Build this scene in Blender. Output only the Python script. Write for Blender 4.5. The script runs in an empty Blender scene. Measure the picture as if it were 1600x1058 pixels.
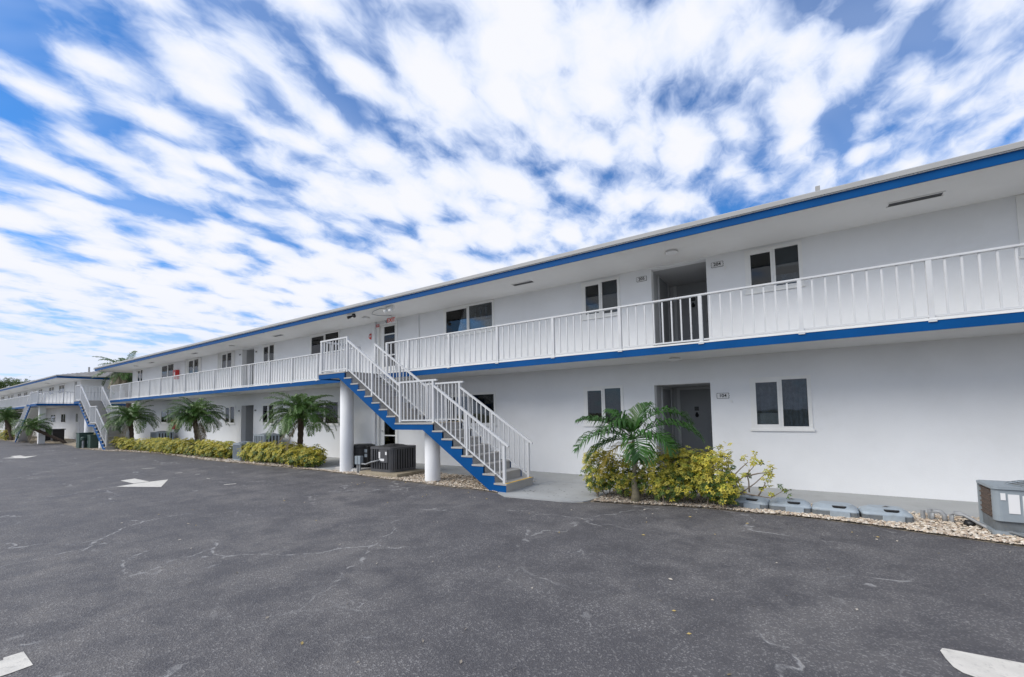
import bpy, bmesh, math, random
import numpy as np
from mathutils import Vector, Matrix
rnd = random.Random(7); nrs = np.random.RandomState(11)
S = bpy.context.scene
R_ = math.radians

# ------------------------------------------------------------------ camera
cam = bpy.data.cameras.new('camera'); camo = bpy.data.objects.new('camera', cam)
S.collection.objects.link(camo); S.camera = camo
cam.sensor_width = 36; cam.lens = 674/1600*36; cam.shift_y = 78/1600
cam.clip_start = .05; cam.clip_end = 3000
right = Vector((.83242, .55382, -.018826)); down = Vector((-.046127, .035397, -.998308)); fwd = Vector((-.552218, .831883, .055012))
camo.matrix_world = Matrix(((right.x, -down.x, -fwd.x, 0), (right.y, -down.y, -fwd.y, 0), (right.z, -down.z, -fwd.z, 1.56), (0, 0, 0, 1)))

# ------------------------------------------------------------------ sun direction, world, exposure
SUN_EL, SUN_AZ = R_(40), R_(220)           # azimuth from +Y towards +X: behind the camera, to its left, through thin cloud
sd = Vector((math.sin(SUN_AZ)*math.cos(SUN_EL), math.cos(SUN_AZ)*math.cos(SUN_EL), math.sin(SUN_EL)))
sun = bpy.data.lights.new('sun', 'SUN'); suno = bpy.data.objects.new('sun', sun); S.collection.objects.link(suno)
sun.energy = 2.4; sun.angle = R_(40); sun.color = (1, .93, .82)
suno.rotation_euler = (-sd).to_track_quat('-Z', 'Y').to_euler()

class NT:
    """small helper for node trees"""
    def __init__(s, nt): s.t = nt; s.n = nt.nodes; s.l = nt.links
    def add(s, typ, **kw):
        n = s.n.new(typ)
        for k, v in kw.items(): setattr(n, k, v)
        return n
    def put(s, sock, v):
        if hasattr(v, 'is_linked'): s.l.new(v, sock)
        else: sock.default_value = v
    def math(s, op, a, b=0., c=None, clamp=False):
        n = s.add('ShaderNodeMath', operation=op, use_clamp=clamp)
        s.put(n.inputs[0], a); s.put(n.inputs[1], b)
        if c is not None: s.put(n.inputs[2], c)
        return n.outputs[0]
    def vmath(s, op, a, b=(0, 0, 0)):
        n = s.add('ShaderNodeVectorMath', operation=op); s.put(n.inputs[0], a)
        s.put(n.inputs[3 if op == 'SCALE' else 1], b)
        return n.outputs[1] if op in ('DOT_PRODUCT', 'LENGTH') else n.outputs[0]
    def noise(s, vec, scale, detail=3., rough=.5, dist=0., w=None):
        n = s.add('ShaderNodeTexNoise')
        if w is not None: n.noise_dimensions = '4D'; s.put(n.inputs['W'], w)
        s.put(n.inputs['Vector'], vec); s.put(n.inputs['Scale'], scale); s.put(n.inputs['Detail'], detail)
        s.put(n.inputs['Roughness'], rough); s.put(n.inputs['Distortion'], dist)
        return n.outputs[0]
    def vor(s, vec, scale, feature='F1', out=0):
        n = s.add('ShaderNodeTexVoronoi', feature=feature); s.put(n.inputs['Vector'], vec); s.put(n.inputs['Scale'], scale)
        return n.outputs[out]
    def ramp(s, v, lo, hi, a=0., b=1.):
        n = s.add('ShaderNodeMapRange', interpolation_type='SMOOTHSTEP')
        for i, x in enumerate((v, lo, hi, a, b)): s.put(n.inputs[i], x)
        return n.outputs[0]
    def mix(s, f, a, b, mode='MIX'):
        n = s.add('ShaderNodeMix', data_type='RGBA', blend_type=mode)
        s.put(n.inputs[0], f); s.put(n.inputs[6], a); s.put(n.inputs[7], b)
        return n.outputs[2]

W_ = bpy.data.worlds.new('World'); S.world = W_; W_.use_nodes = True
W_.cycles.sampling_method = 'MANUAL'; W_.cycles.sample_map_resolution = 256
w = NT(W_.node_tree); w.n.clear()
sky = w.add('ShaderNodeTexSky', sky_type='NISHITA', sun_disc=False, sun_elevation=SUN_EL, sun_rotation=SUN_AZ)
sky.air_density = 1.0; sky.dust_density = .6; sky.ozone_density = 3.0
SKYV = .10
tc = w.add('ShaderNodeTexCoord').outputs['Generated']
sep = w.add('ShaderNodeSeparateXYZ'); w.put(sep.inputs[0], tc)
dz = w.math('MAXIMUM', sep.outputs[2], 0.0)
inv = w.math('DIVIDE', 1., w.math('ADD', dz, .17))
comb = w.add('ShaderNodeCombineXYZ')
w.put(comb.inputs[0], w.math('MULTIPLY', sep.outputs[0], inv)); w.put(comb.inputs[1], w.math('MULTIPLY', sep.outputs[1], inv))
mp = w.add('ShaderNodeMapping'); w.put(mp.inputs[0], comb.outputs[0])
mp.inputs['Rotation'].default_value = (0, 0, R_(24)); mp.inputs['Scale'].default_value = (1.0, .68, 1); mp.inputs['Location'].default_value = (7.7, 2.1, 0)
P = mp.outputs[0]
wn = w.add('ShaderNodeTexNoise'); w.put(wn.inputs['Vector'], P); wn.inputs['Scale'].default_value = 5.; wn.inputs['Detail'].default_value = 3
PW = w.vmath('ADD', P, w.vmath('SCALE', w.vmath('SUBTRACT', wn.outputs[1], (.5, .5, .5)), .10))
big = w.noise(P, 1.0, 3, .5, .2)
puff = w.noise(PW, 8.6, 2, .5, .1)
fine = w.noise(PW, 24., 3, .62, .3)
cells = w.vor(PW, 10.0, 'SMOOTH_F1')
dens = w.math('ADD', w.math('ADD', w.math('MULTIPLY', big, .95), w.math('MULTIPLY', puff, .55)), w.math('ADD', w.math('MULTIPLY', fine, .42), w.math('MULTIPLY', cells, w.ramp(dz, .04, .40, -.35, -1.1))))
cov = w.ramp(dens, w.ramp(dz, .04, .40, .28, .10), w.ramp(dz, .04, .40, .80, .58))
veil = w.math('MULTIPLY', w.ramp(w.noise(P, 2.2, 3, .6, .6), .32, .68), .26)   # thin milky cloud between the puffs
hz = w.ramp(dz, .0, .34, .72, 0.)                      # the layer seen edge-on near the horizon
cov = w.math('MAXIMUM', w.math('MAXIMUM', cov, veil), hz)
blue = w.mix(1., sky.outputs[0], (SKYV*.42, SKYV*.95, SKYV*1.45, 1), 'MULTIPLY')
thick = w.math('MULTIPLY', w.ramp(dens, .28, .80), w.ramp(dz, .0, .28, .35, 1.))
cl = w.mix(thick, (.56, .66, .88, 1), (.79, .80, .84, 1))
bg = w.add('ShaderNodeBackground'); w.put(bg.inputs[0], w.mix(cov, blue, cl)); bg.inputs[1].default_value = 1.0
w.l.new(bg.outputs[0], w.add('ShaderNodeOutputWorld').inputs[0])

S.view_settings.view_transform = 'Standard'; S.view_settings.look = 'None'
S.view_settings.exposure = 0.25
S.cycles.max_bounces = 6; S.cycles.diffuse_bounces = 3; S.cycles.glossy_bounces = 3; S.cycles.transparent_max_bounces = 8
S.view_settings.exposure = 0.25; S.view_settings.gamma = 1; S.view_settings.use_curve_mapping = False

# ------------------------------------------------------------------ materials
MATS = {}
def principled(name, color, rough=.6, metal=0., spec=.5):
    m = bpy.data.materials.new(name); m.use_nodes = True; MATS[name] = m
    t = NT(m.node_tree); p = t.n['Principled BSDF']
    p.inputs['Base Color'].default_value = (*color, 1); p.inputs['Roughness'].default_value = rough
    p.inputs['Metallic'].default_value = metal; p.inputs['Specular IOR Level'].default_value = spec
    return m, t, p
def textured(name, color, rough=.6, var=.12, scale=2.5, bump=.15, bscale=60., metal=0., dirt=None, dscale=1.2, damt=.4):
    m, t, p = principled(name, color, rough, metal)
    co = t.add('ShaderNodeTexCoord').outputs['Object']
    geo = t.add('ShaderNodeNewGeometry').outputs['Position']
    n1 = t.noise(geo, scale, 5, .6)
    c = t.mix(t.ramp(n1, .3, .7), tuple(x*(1-var) for x in color)+(1,), tuple(min(1, x*(1+var*.6)) for x in color)+(1,))
    if dirt:
        n2 = t.noise(geo, dscale, 6, .7, .4)
        c = t.mix(t.ramp(n2, .5, .8, 0, damt), c, (*dirt, 1))
    t.put(p.inputs['Base Color'], c)
    t.put(p.inputs['Roughness'], t.ramp(n1, .2, .8, max(.05, rough-.1), min(1, rough+.1)))
    if bump:
        b = t.add('ShaderNodeBump'); b.inputs['Strength'].default_value = bump; b.inputs['Distance'].default_value = .01
        t.put(b.inputs['Height'], t.noise(geo, bscale, 4, .6)); t.l.new(b.outputs[0], p.inputs['Normal'])
    return m
white = textured('white_stucco', (.78, .79, .80), .85, .04, .9, .25, 90, dirt=(.62, .62, .60), dscale=.7, damt=.25)
soffitm = textured('soffit_paint', (.74, .74, .73), .8, .04, .6, .08, 50, dirt=(.6, .59, .56), damt=.3)
trim = textured('white_trim', (.80, .80, .78), .45, .04, 3, 0)
railm = textured('white_rail_paint', (.60, .61, .62), .45, .05, 4, .1, 120, dirt=(.55, .52, .47), dscale=5, damt=.25)
bluem = textured('blue_paint', (.001, .072, .245), .5, .10, 2.2, .12, 70, dirt=(.004, .07, .21), dscale=2, damt=.5)
bluem.node_tree.nodes['Principled BSDF'].inputs['Specular IOR Level'].default_value = .12
roofmetal = textured('roof_edge_metal', (.36, .36, .355), .6, .08, 2, .05, 30)
shingle = textured('roof_shingle', (.36, .34, .32), .9, .25, 3, .6, 14, dirt=(.24, .22, .2))
concrete = textured('walkway_paint', (.36, .37, .37), .75, .08, 1.4, .25, 60, dirt=(.22, .22, .21), dscale=1.7, damt=.5)
padm = textured('pad_concrete', (.45, .44, .42), .85, .14, 3, .4, 45, dirt=(.25, .24, .22), dscale=4, damt=.6)
treadm = textured('tread_paint', (.40, .385, .36), .7, .08, 3, .25, 70, dirt=(.28, .26, .24), dscale=5, damt=.5)
yellowm = textured('yellow_paint', (.75, .46, .06), .6, .15, 6, .2, 60, dirt=(.4, .33, .2), dscale=14, damt=.7)
greydoor = textured('grey_door_paint', (.30, .31, .32), .5, .05, 2, .05, 40)
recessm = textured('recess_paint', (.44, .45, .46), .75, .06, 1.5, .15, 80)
trimgrey = textured('grey_frame_paint', (.55, .56, .57), .5, .05, 2, 0)
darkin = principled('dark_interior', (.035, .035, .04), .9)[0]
curtainm = textured('curtain_cloth', (.30, .34, .40), .9, .3, 9, 0)
palecurt_refl = textured('pale_curtain_and_reflection', (.70, .70, .70), .9, .1, 9, 0)  # pale cloth, also used for light mirrored low in the panes
blindm = textured('blind_slats', (.40, .41, .42), .5, .08, 4, 0)
blackm = textured('black_plastic', (.013, .013, .014), .4, .3, 5, .1, 60)
acdark = textured('dark_grey_steel', (.075, .075, .08), .45, .15, 4, .08, 60, dirt=(.14, .13, .12), dscale=5, damt=.4)
acgrey = textured('grey_steel', (.27, .31, .34), .5, .08, 3, .06, 60, dirt=(.16, .17, .17), dscale=4, damt=.5)
coil = textured('rusty_coil', (.12, .085, .065), .7, .35, 18, .5, 90)
lidm = textured('grey_plastic', (.32, .37, .41), .5, .10, 5, .12, 60, dirt=(.2, .19, .16), dscale=6, damt=.6)
lidside = textured('dark_grey_plastic', (.14, .155, .165), .6, .2, 8, .2, 50, dirt=(.2, .19, .15), dscale=9, damt=.7)
pvc = textured('grey_pvc', (.30, .31, .32), .45, .2, 12, .05, 60)
label = principled('white_label', (.75, .75, .75), .5)[0]
redm = textured('red_enamel', (.52, .03, .03), .4, .15, 5, .05)
redlet = principled('red_letters', (.72, .045, .02), .4)[0]
blacklet = principled('black_letters', (.015, .015, .015), .5)[0]
greenbox = textured('green_steel', (.035, .075, .06), .5, .2, 4, .08)
wood = textured('pad_timber', (.33, .28, .20), .85, .2, 6, .4, 30)
road_paint = textured('road_paint', (.66, .63, .57), .7, .08, 8, .3, 60, dirt=(.22, .21, .2), dscale=22, damt=.6)
stonem = None

# asphalt
m, t, p = principled('asphalt', (.06, .06, .065), .8); asphalt = m
geo = t.add('ShaderNodeNewGeometry').outputs['Position']
agg = t.vor(geo, 95, 'F1', 1)                                     # per-chip tint
sepc = t.add('ShaderNodeSeparateColor'); t.put(sepc.inputs[0], agg)
chip = t.ramp(sepc.outputs[0], .72, 1.0)
fade = t.noise(geo, .33, 5, .6, .6)
mid = t.noise(geo, 1.9, 5, .65, .3)
stre = t.add('ShaderNodeMapping'); t.put(stre.inputs[0], geo); stre.inputs['Scale'].default_value = (.22, 1.4, 1); stre.inputs['Rotation'].default_value = (0, 0, R_(8))
strk = t.noise(stre.outputs[0], .8, 4, .6, .5)
worn = t.math('MULTIPLY', t.ramp(fade, .40, .68), t.ramp(mid, .33, .68))
base = t.mix(t.ramp(mid, .3, .7), (.072, .069, .074, 1), (.100, .096, .100, 1))
base = t.mix(t.math('MULTIPLY', worn, .75), base, (.165, .155, .148, 1))
base = t.mix(t.ramp(strk, .55, .75, 0, .35), base, (.14, .136, .134, 1))
base = t.mix(t.math('MULTIPLY', chip, t.ramp(mid, .3, .75, .25, .8)), base, (.32, .31, .30, 1))
warp = t.vmath('ADD', geo, t.vmath('SCALE', t.add('ShaderNodeTexNoise').outputs[1], 0.))
nz = t.add('ShaderNodeTexNoise'); t.put(nz.inputs[0], geo); nz.inputs['Scale'].default_value = 2.6; nz.inputs['Detail'].default_value = 5
warp = t.vmath('ADD', geo, t.vmath('SCALE', nz.outputs[1], .55))
ck = t.vor(warp, .62, 'DISTANCE_TO_EDGE'); ck2 = t.vor(warp, 2.1, 'DISTANCE_TO_EDGE')
cm = t.math('MULTIPLY', t.ramp(ck, .004, .016, 1, 0), t.ramp(t.noise(geo, .55, 2), .46, .6))
cm2 = t.math('MULTIPLY', t.ramp(ck2, .005, .02, 1, 0), t.ramp(t.noise(geo, .8, 3, .5, 0, ), .57, .68))
crk = t.math('MAXIMUM', cm, t.math('MULTIPLY', cm2, .8))
crk = t.math('MULTIPLY', crk, t.ramp(t.noise(geo, 9, 3), .38, .6))
base = t.mix(t.math('MULTIPLY', crk, .95), base, (.30, .295, .29, 1))
t.put(p.inputs['Base Color'], base)
t.put(p.inputs['Roughness'], t.ramp(mid, .2, .8, .62, .85))
b = t.add('ShaderNodeBump'); b.inputs['Strength'].default_value = .55; b.inputs['Distance'].default_value = .012
hgt = t.math('ADD', t.math('MULTIPLY', t.vor(geo, 95), .9), t.math('MULTIPLY', t.noise(geo, 7, 4), .5))
t.put(b.inputs['Height'], t.math('SUBTRACT', hgt, t.math('MULTIPLY', crk, .8))); t.l.new(b.outputs[0], p.inputs['Normal'])

# ground far away, gravel bed, stones
groundm = textured('dry_grass_ground', (.13, .13, .06), .95, .4, .3, .4, 8, dirt=(.22, .19, .12), dscale=.15)
bedm = textured('gravel_bed_soil', (.20, .17, .13), .95, .35, 30, .8, 60)
m, t, p = principled('gravel_stone', (.4, .35, .28), .85); stonem = m
at = t.add('ShaderNodeAttribute', attribute_name='tint'); t.l.new(at.outputs['Color'], p.inputs['Base Color'])
def leafmat(name, rough=.45, trans=.25):
    m, t, p = principled(name, (.1, .2, .05), rough, 0, .35)
    at = t.add('ShaderNodeAttribute', attribute_name='tint'); t.l.new(at.outputs['Color'], p.inputs['Base Color'])
    tr = t.add('ShaderNodeBsdfTranslucent'); t.l.new(at.outputs['Color'], tr.inputs[0])
    mx = t.add('ShaderNodeMixShader'); mx.inputs[0].default_value = trans
    t.l.new(p.outputs[0], mx.inputs[1]); t.l.new(tr.outputs[0], mx.inputs[2]); t.l.new(mx.outputs[0], t.n['Material Output'].inputs[0])
    return m
leafm = leafmat('shrub_leaf'); palmm = leafmat('palm_leaf', .4, .2)
barkm = textured('bark', (.13, .095, .07), .9, .3, 14, .8, 40)
palmbark = textured('palm_bark', (.10, .07, .05), .95, .4, 20, 1., 30)
twigm = textured('twig', (.20, .165, .13), .85, .25, 20, .3, 60)
# window glass: tinted pane, part mirror part see-through
m = bpy.data.materials.new('tinted_glass'); m.use_nodes = True; t = NT(m.node_tree); t.n.clear(); glass = m
fr = t.add('ShaderNodeFresnel'); fr.inputs[0].default_value = 1.5
tr = t.add('ShaderNodeBsdfTransparent'); tr.inputs[0].default_value = (.66, .70, .72, 1)
gl = t.add('ShaderNodeBsdfGlossy'); gl.inputs['Roughness'].default_value = .015
nb = t.add('ShaderNodeBump'); nb.inputs['Strength'].default_value = .06; nb.inputs['Distance'].default_value = .02
t.put(nb.inputs['Height'], t.noise(t.add('ShaderNodeNewGeometry').outputs['Position'], 2.2, 1)); t.l.new(nb.outputs[0], gl.inputs['Normal'])
mx = t.add('ShaderNodeMixShader'); t.l.new(fr.outputs[0], mx.inputs[0]); t.l.new(tr.outputs[0], mx.inputs[1]); t.l.new(gl.outputs[0], mx.inputs[2])
t.l.new(mx.outputs[0], t.add('ShaderNodeOutputMaterial').inputs[0])

# ------------------------------------------------------------------ object helpers
COL = S.collection
ORG = {}                                     # world origin of the root an object hangs from
class MB:
    def __init__(s): s.v = []; s.f = []
    def box(s, x0, x1, y0, y1, z0, z1):
        n = len(s.v)
        s.v += [(x, y, z) for z in (z0, z1) for y in (y0, y1) for x in (x0, x1)]
        s.f += [tuple(n+i for i in q) for q in ((0, 2, 3, 1), (4, 5, 7, 6), (0, 1, 5, 4), (2, 6, 7, 3), (0, 4, 6, 2), (1, 3, 7, 5))]
        return s
    def poly(s, pts):
        n = len(s.v); s.v += [tuple(p) for p in pts]; s.f.append(tuple(range(n, n+len(pts)))); return s
    def prism(s, prof, d, axis='y'):
        """closed profile (list of 3D points) extruded by vector d"""
        n = len(s.v); k = len(prof)
        s.v += [tuple(p) for p in prof] + [tuple(np.add(p, d)) for p in prof]
        s.f.append(tuple(range(n, n+k))); s.f.append(tuple(range(n+2*k-1, n+k-1, -1)))
        s.f += [(n+i, n+k+i, n+k+(i+1) % k, n+(i+1) % k) for i in range(k)]
        return s
    def tube(s, pts, r, seg=8, cap=True):
        pts = [Vector(p) for p in pts]; rs = r if hasattr(r, '__len__') else [r]*len(pts)
        n0 = len(s.v); up = Vector((0, 0, 1))
        for i, p in enumerate(pts):
            d = (pts[min(i+1, len(pts)-1)] - pts[max(i-1, 0)]).normalized()
            a = d.cross(up if abs(d.z) < .95 else Vector((1, 0, 0))).normalized(); b_ = d.cross(a)
            for k in range(seg):
                an = 2*math.pi*k/seg
                s.v.append(tuple(p + (a*math.cos(an) + b_*math.sin(an))*rs[i]))
        for i in range(len(pts)-1):
            for k in range(seg):
                s.f.append((n0+i*seg+k, n0+i*seg+(k+1) % seg, n0+(i+1)*seg+(k+1) % seg, n0+(i+1)*seg+k))
        if cap:
            s.f.append(tuple(n0+k for k in range(seg))[::-1]); m = n0+(len(pts)-1)*seg; s.f.append(tuple(m+k for k in range(seg)))
        return s
    def lathe(s, prof, c, seg=24):
        """profile [(r,z)] round the vertical axis at c=(x,y,z)"""
        n0 = len(s.v)
        for r, z in prof:
            for k in range(seg):
                a = 2*math.pi*k/seg; s.v.append((c[0]+r*math.cos(a), c[1]+r*math.sin(a), c[2]+z))
        for i in range(len(prof)-1):
            for k in range(seg):
                s.f.append((n0+i*seg+k, n0+i*seg+(k+1) % seg, n0+(i+1)*seg+(k+1) % seg, n0+(i+1)*seg+k))
        s.f.append(tuple(n0+k for k in range(seg))[::-1]); m = n0+(len(prof)-1)*seg; s.f.append(tuple(m+k for k in range(seg)))
        return s
def bar(a, b, wx, wy):
    """rectangular bar in an XZ plane or vertical: from a to b"""
    a = Vector(a); b = Vector(b); d = (b-a).normalized()
    side = Vector((0, 1, 0)) if abs(d.y) < .9 else Vector((1, 0, 0)); up = d.cross(side).normalized()
    o = [side*(sx*wy/2)+up*(sz*wx/2) for sx, sz in ((-1, -1), (1, -1), (1, 1), (-1, 1))]
    return [tuple(a+q) for q in o], tuple(b-a)
def tag(o, label=None, cat=None, group=None, kind=None):
    for k, v in (('label', label), ('category', cat), ('group', group), ('kind', kind)):
        if v: o[k] = v
    return o
def link(name, me, parent=None):
    o = bpy.data.objects.new(name, me); COL.objects.link(o)
    if parent is not None: o.parent = parent
    return o
def mesh(name, mb, mat, parent=None, smooth=False, bevel=0, loc=None, tint=None):
    """mb has world coordinates; they are made local to the root's origin"""
    org = ORG.get(parent.name, (0, 0, 0)) if parent is not None else (loc or (0, 0, 0))
    me = bpy.data.meshes.new(name)
    vs = np.asarray(mb.v, float).reshape(-1, 3) - np.array(org)
    me.from_pydata(vs.tolist(), [], mb.f); me.materials.append(mat)
    if tint is not None:
        at = me.color_attributes.new('tint', 'FLOAT_COLOR', 'CORNER' if len(tint) != len(mb.v) else 'POINT')
        cc = np.ones((len(tint), 4), np.float32); cc[:, :3] = tint; at.data.foreach_set('color', cc.ravel())
    if bevel:
        bm = bmesh.new(); bm.from_mesh(me); bmesh.ops.remove_doubles(bm, verts=bm.verts, dist=1e-5)
        bmesh.ops.bevel(bm, geom=[e for e in bm.edges if len(e.link_faces) == 2 and e.calc_face_angle(0) > .6], offset=bevel, segments=2, affect='EDGES', profile=.6)
        bm.to_mesh(me); bm.free()
    if smooth:
        me.polygons.foreach_set('use_smooth', [True]*len(me.polygons))
    me.update()
    o = link(name, me, parent); ORG[o.name] = org
    if parent is None: o.location = org
    return o
def root(name, loc, label, cat, group=None):
    o = link(name, None); o.location = loc; ORG[o.name] = tuple(loc); o.empty_display_size = .2
    return tag(o, label, cat, group)
def struct(name, mb, mat, **kw):
    return tag(mesh(name, mb, mat, **kw), kind='structure')
def copy_tree(o, parent=None):
    c = o.copy(); COL.objects.link(c); c.parent = parent; ORG[c.name] = ORG.get(o.name, (0, 0, 0))
    for ch in o.children: copy_tree(ch, c)
    return c
def inst(name, me, parent, loc):
    """a repeat sharing its mesh, at world loc under parent"""
    o = link(name, me, parent); og = ORG.get(parent.name, (0, 0, 0)); o.location = Vector(loc)-Vector(og); return o
def text_mb(s, size, matrix, extrude=.004):
    cu = bpy.data.curves.new('lettering', 'FONT'); cu.body = s; cu.size = size; cu.extrude = extrude; cu.align_x = 'CENTER'; cu.align_y = 'CENTER'; cu.offset = size*.012
    o = bpy.data.objects.new('lettering', cu); COL.objects.link(o)
    me = bpy.data.meshes.new_from_object(o.evaluated_get(bpy.context.evaluated_depsgraph_get()))
    mb = MB(); mb.v = [tuple(matrix @ v.co) for v in me.vertices]; mb.f = [tuple(q.vertices) for q in me.polygons]
    bpy.data.objects.remove(o); bpy.data.curves.remove(cu); bpy.data.meshes.remove(me); return mb
FACE_Y = lambda x, y, z: Matrix.Translation((x, y, z)) @ Matrix.Rotation(R_(90), 4, 'X')    # text that faces -Y

# ------------------------------------------------------------------ the ground
EDGE = [(12, 6.6), (6, 6.8), (2, 7.1), (1.2, 7.28), (-.13, 7.5), (-1.3, 7.42), (-2.6, 7.16), (-3.11, 7.04), (-3.17, 6.9), (-3.4, 6.84), (-4.62, 6.70), (-4.95, 6.92), (-5.3, 7.0), (-7.6, 7.08), (-10.9, 7.32), (-14.9, 7.25), (-18.3, 7.15), (-24.3, 7.5), (-28, 7.2), (-29.3, 6.85), (-31, 6.82), (-33, 6.75), (-35, 6.85), (-37, 7.2), (-42, 7.6), (-46, 7.2), (-50, 6.7), (-60, 6.6), (-75, 6.6), (-95, 6.6)]
def dense(line, step=.35):
    out = []
    for (a, b), (c, d) in zip(line[:-1], line[1:]):
        n = max(1, int(math.hypot(c-a, d-b)/step))
        out += [(a+(c-a)*i/n, b+(d-b)*i/n) for i in range(n)]
    return out + [line[-1]]
EDG = [(x, y+(.03*math.sin(x*3.1)+.02*math.sin(x*7.7+1))*(0 if -4.95 < x < -3.1 else 1)) for x, y in dense(EDGE)]
def edge_y(x): return float(np.interp(x, [q[0] for q in EDG[::-1]], [q[1] for q in EDG[::-1]]))
struct('ground', MB().poly([(-700, -300, -.06), (300, -300, -.06), (300, 900, -.06), (-700, 900, -.06)]), groundm)
mb = MB()
for (a, b_), (c, d) in zip(EDG[:-1], EDG[1:]): mb.poly([(a, b_, -.02), (c, d, -.02), (c, -30, -.02), (a, -30, -.02)])
struct('parking_lot', mb, asphalt)
mb = MB()
for (a, b_), (c, d) in zip(EDG[:-1], EDG[1:]):
    mb.poly([(a, 8.6, -.004), (c, 8.6, -.004), (c, d+.10, -.006), (a, b_+.10, -.006)])
    mb.poly([(a, b_+.10, -.006), (c, d+.10, -.006), (c, d-.03, -.024), (a, b_-.03, -.024)])
struct('gravel_bed', mb, bedm)
mb = MB().box(-38, 12, 8.42, 9.8, -.3, .012)
walk = struct('walkway', mb, concrete, bevel=.01)
padp = [(-4.98, 8.44), (-4.98, 6.93), (-4.66, 6.70), (-3.55, 6.80), (-3.32, 6.86), (-3.18, 6.93), (-3.12, 7.05), (-3.05, 7.5), (-3.05, 8.44)]
struct('stair_pad', MB().prism([(x, y, .004) for x, y in padp], (0, 0, -.15)), concrete)
struct('walkway_apron', MB().prism([(x, y, .002) for x, y in [(-13.0, 8.44), (-11.2, 8.44), (-11.25, 7.55), (-11.5, 7.40), (-12.4, 7.42), (-13.0, 7.6)]], (0, 0, -.15)), concrete)
# the bed by the far building is heaped a little higher
mb = MB()
for (a, b_), (c, d) in zip(EDG[:-1], EDG[1:]):
    if a < -36.5: mb.poly([(a, b_+.05, -.01), (c, d+.05, -.01), (c, d+1., .16), (a, b_+1., .16)]); mb.poly([(a, b_+1., .16), (c, d+1., .16), (c, 14, .22), (a, 14, .22)])
struct('planting_bed', mb, textured('sandy_mulch', (.30, .25, .18), .95, .3, 3, .6, 25))

# painted arrows and marks on the asphalt (sheets 4 mm above it)
def mark(pts): return MB().poly([(x, y, -.016) for x, y in pts])
def arrow(dx, dy, lab):
    r = root('painted_arrow', (-13.7+dx, 4+dy, -.016), lab, 'road marking', 'direction arrows painted on the asphalt')
    mesh('arrow_head', mark([(x+dx, y+dy) for x, y in [(-13.48, 3.37), (-12.39, 3.89), (-13.73, 4.46), (-13.71, 4.06), (-13.66, 3.75)]][::1]), road_paint, r)
    mesh('arrow_shaft', mark([(x+dx, y+dy) for x, y in [(-14.71, 3.76), (-13.74, 3.76), (-13.77, 4.08), (-14.84, 4.08)]]), road_paint, r)
arrow(0, 0, 'faded white arrow painted on the asphalt abreast of the two clipped hedges')
arrow(-15.4, .05, 'far faded white arrow painted on the asphalt near the second staircase')
tag(mesh('painted_mark', mark([(-4.51, .67), (-4.51, .58), (-4.47, .575), (-4.47, .54), (-4.51, .535), (-4.51, .2), (-4.22, .2), (-4.2, .57), (-4.21, .67)]), road_paint), 'square-ended white paint stroke with a dark notch, far out on the asphalt', 'road marking')
tag(mesh('painted_mark', mark([(.68, 3.88), (.70, 3.925), (.73, 3.93), (1.06, 3.95), (1.9, 4.02), (1.9, 3.5), (.8, 3.60), (.73, 3.63), (.70, 3.68), (.685, 3.78)]), road_paint), 'broad white paint stroke with a rounded corner on the open asphalt', 'road marking')
for i, (x, y, l, wd, a) in enumerate([(-17.44, 5.15, .34, .09, 68), (-15.08, 5.15, .18, .07, 70), (-11.31, 4.89, .25, .08, 62), (-14.2, 5.3, .12, .06, 40), (-12.9, 5.05, .1, .05, 20)]):
    c, s_ = math.cos(R_(a)), math.sin(R_(a))
    q = [(-.5, -.4), (-.2, -.5), (.5, -.3), (.42, .45), (-.1, .5), (-.55, .25)]
    tag(mesh('paint_chip', mark([(x+c*l*u-s_*wd*v, y+s_*l*u+c*wd*v) for u, v in q]), road_paint), ['longest worn fleck of white paint on the asphalt, abreast of the light grey condenser', 'pointed fleck of white paint between the painted arrow and the hedges', 'broad fleck of white paint on the asphalt before the rounded hedge clump', 'short slanted fleck of white paint beyond the painted arrow', 'smallest fleck of white paint on the asphalt near the painted arrow'][i], 'road marking', 'paint flecks on the asphalt')

# ------------------------------------------------------------------ main building
W, E = 9.75, 8.3
BX0, BX1 = -36.4, 9.0
Z_SB, Z_ST, Z_SO, Z_FT, Z_RT = 2.60, 2.737, 4.756, 4.887, 4.985
bld = root('apartment_building', (-15, W, 0), 'long white two storey apartment block with blue fascia and a central outdoor staircase', 'building')
def wall_grid(xs, zs, holes, y0, y1):
    mb = MB(); xs = sorted(set(xs)); zs = sorted(set(zs)); idx = {}
    def vid(x, y, z):
        k = (round(x, 4), round(y, 4), round(z, 4))
        if k not in idx: idx[k] = len(mb.v); mb.v.append((x, y, z))
        return idx[k]
    for xa, xb in zip(xs[:-1], xs[1:]):
        for za, zb in zip(zs[:-1], zs[1:]):
            cx_, cz_ = (xa+xb)/2, (za+zb)/2
            if any(h[0] < cx_ < h[1] and h[2] < cz_ < h[3] for h in holes): continue
            mb.f.append((vid(xa, y0, za), vid(xb, y0, za), vid(xb, y0, zb), vid(xa, y0, zb)))
            mb.f.append((vid(xa, y1, zb), vid(xb, y1, zb), vid(xb, y1, za), vid(xa, y1, za)))
    for a, b_, c, d in holes:
        mb.f += [(vid(a, y0, c), vid(a, y0, d), vid(a, y1, d), vid(a, y1, c)), (vid(b_, y0, d), vid(b_, y0, c), vid(b_, y1, c), vid(b_, y1, d)),
                 (vid(a, y0, d), vid(b_, y0, d), vid(b_, y1, d), vid(a, y1, d)), (vid(b_, y0, c), vid(a, y0, c), vid(a, y1, c), vid(b_, y1, c))]
    return mb
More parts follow.
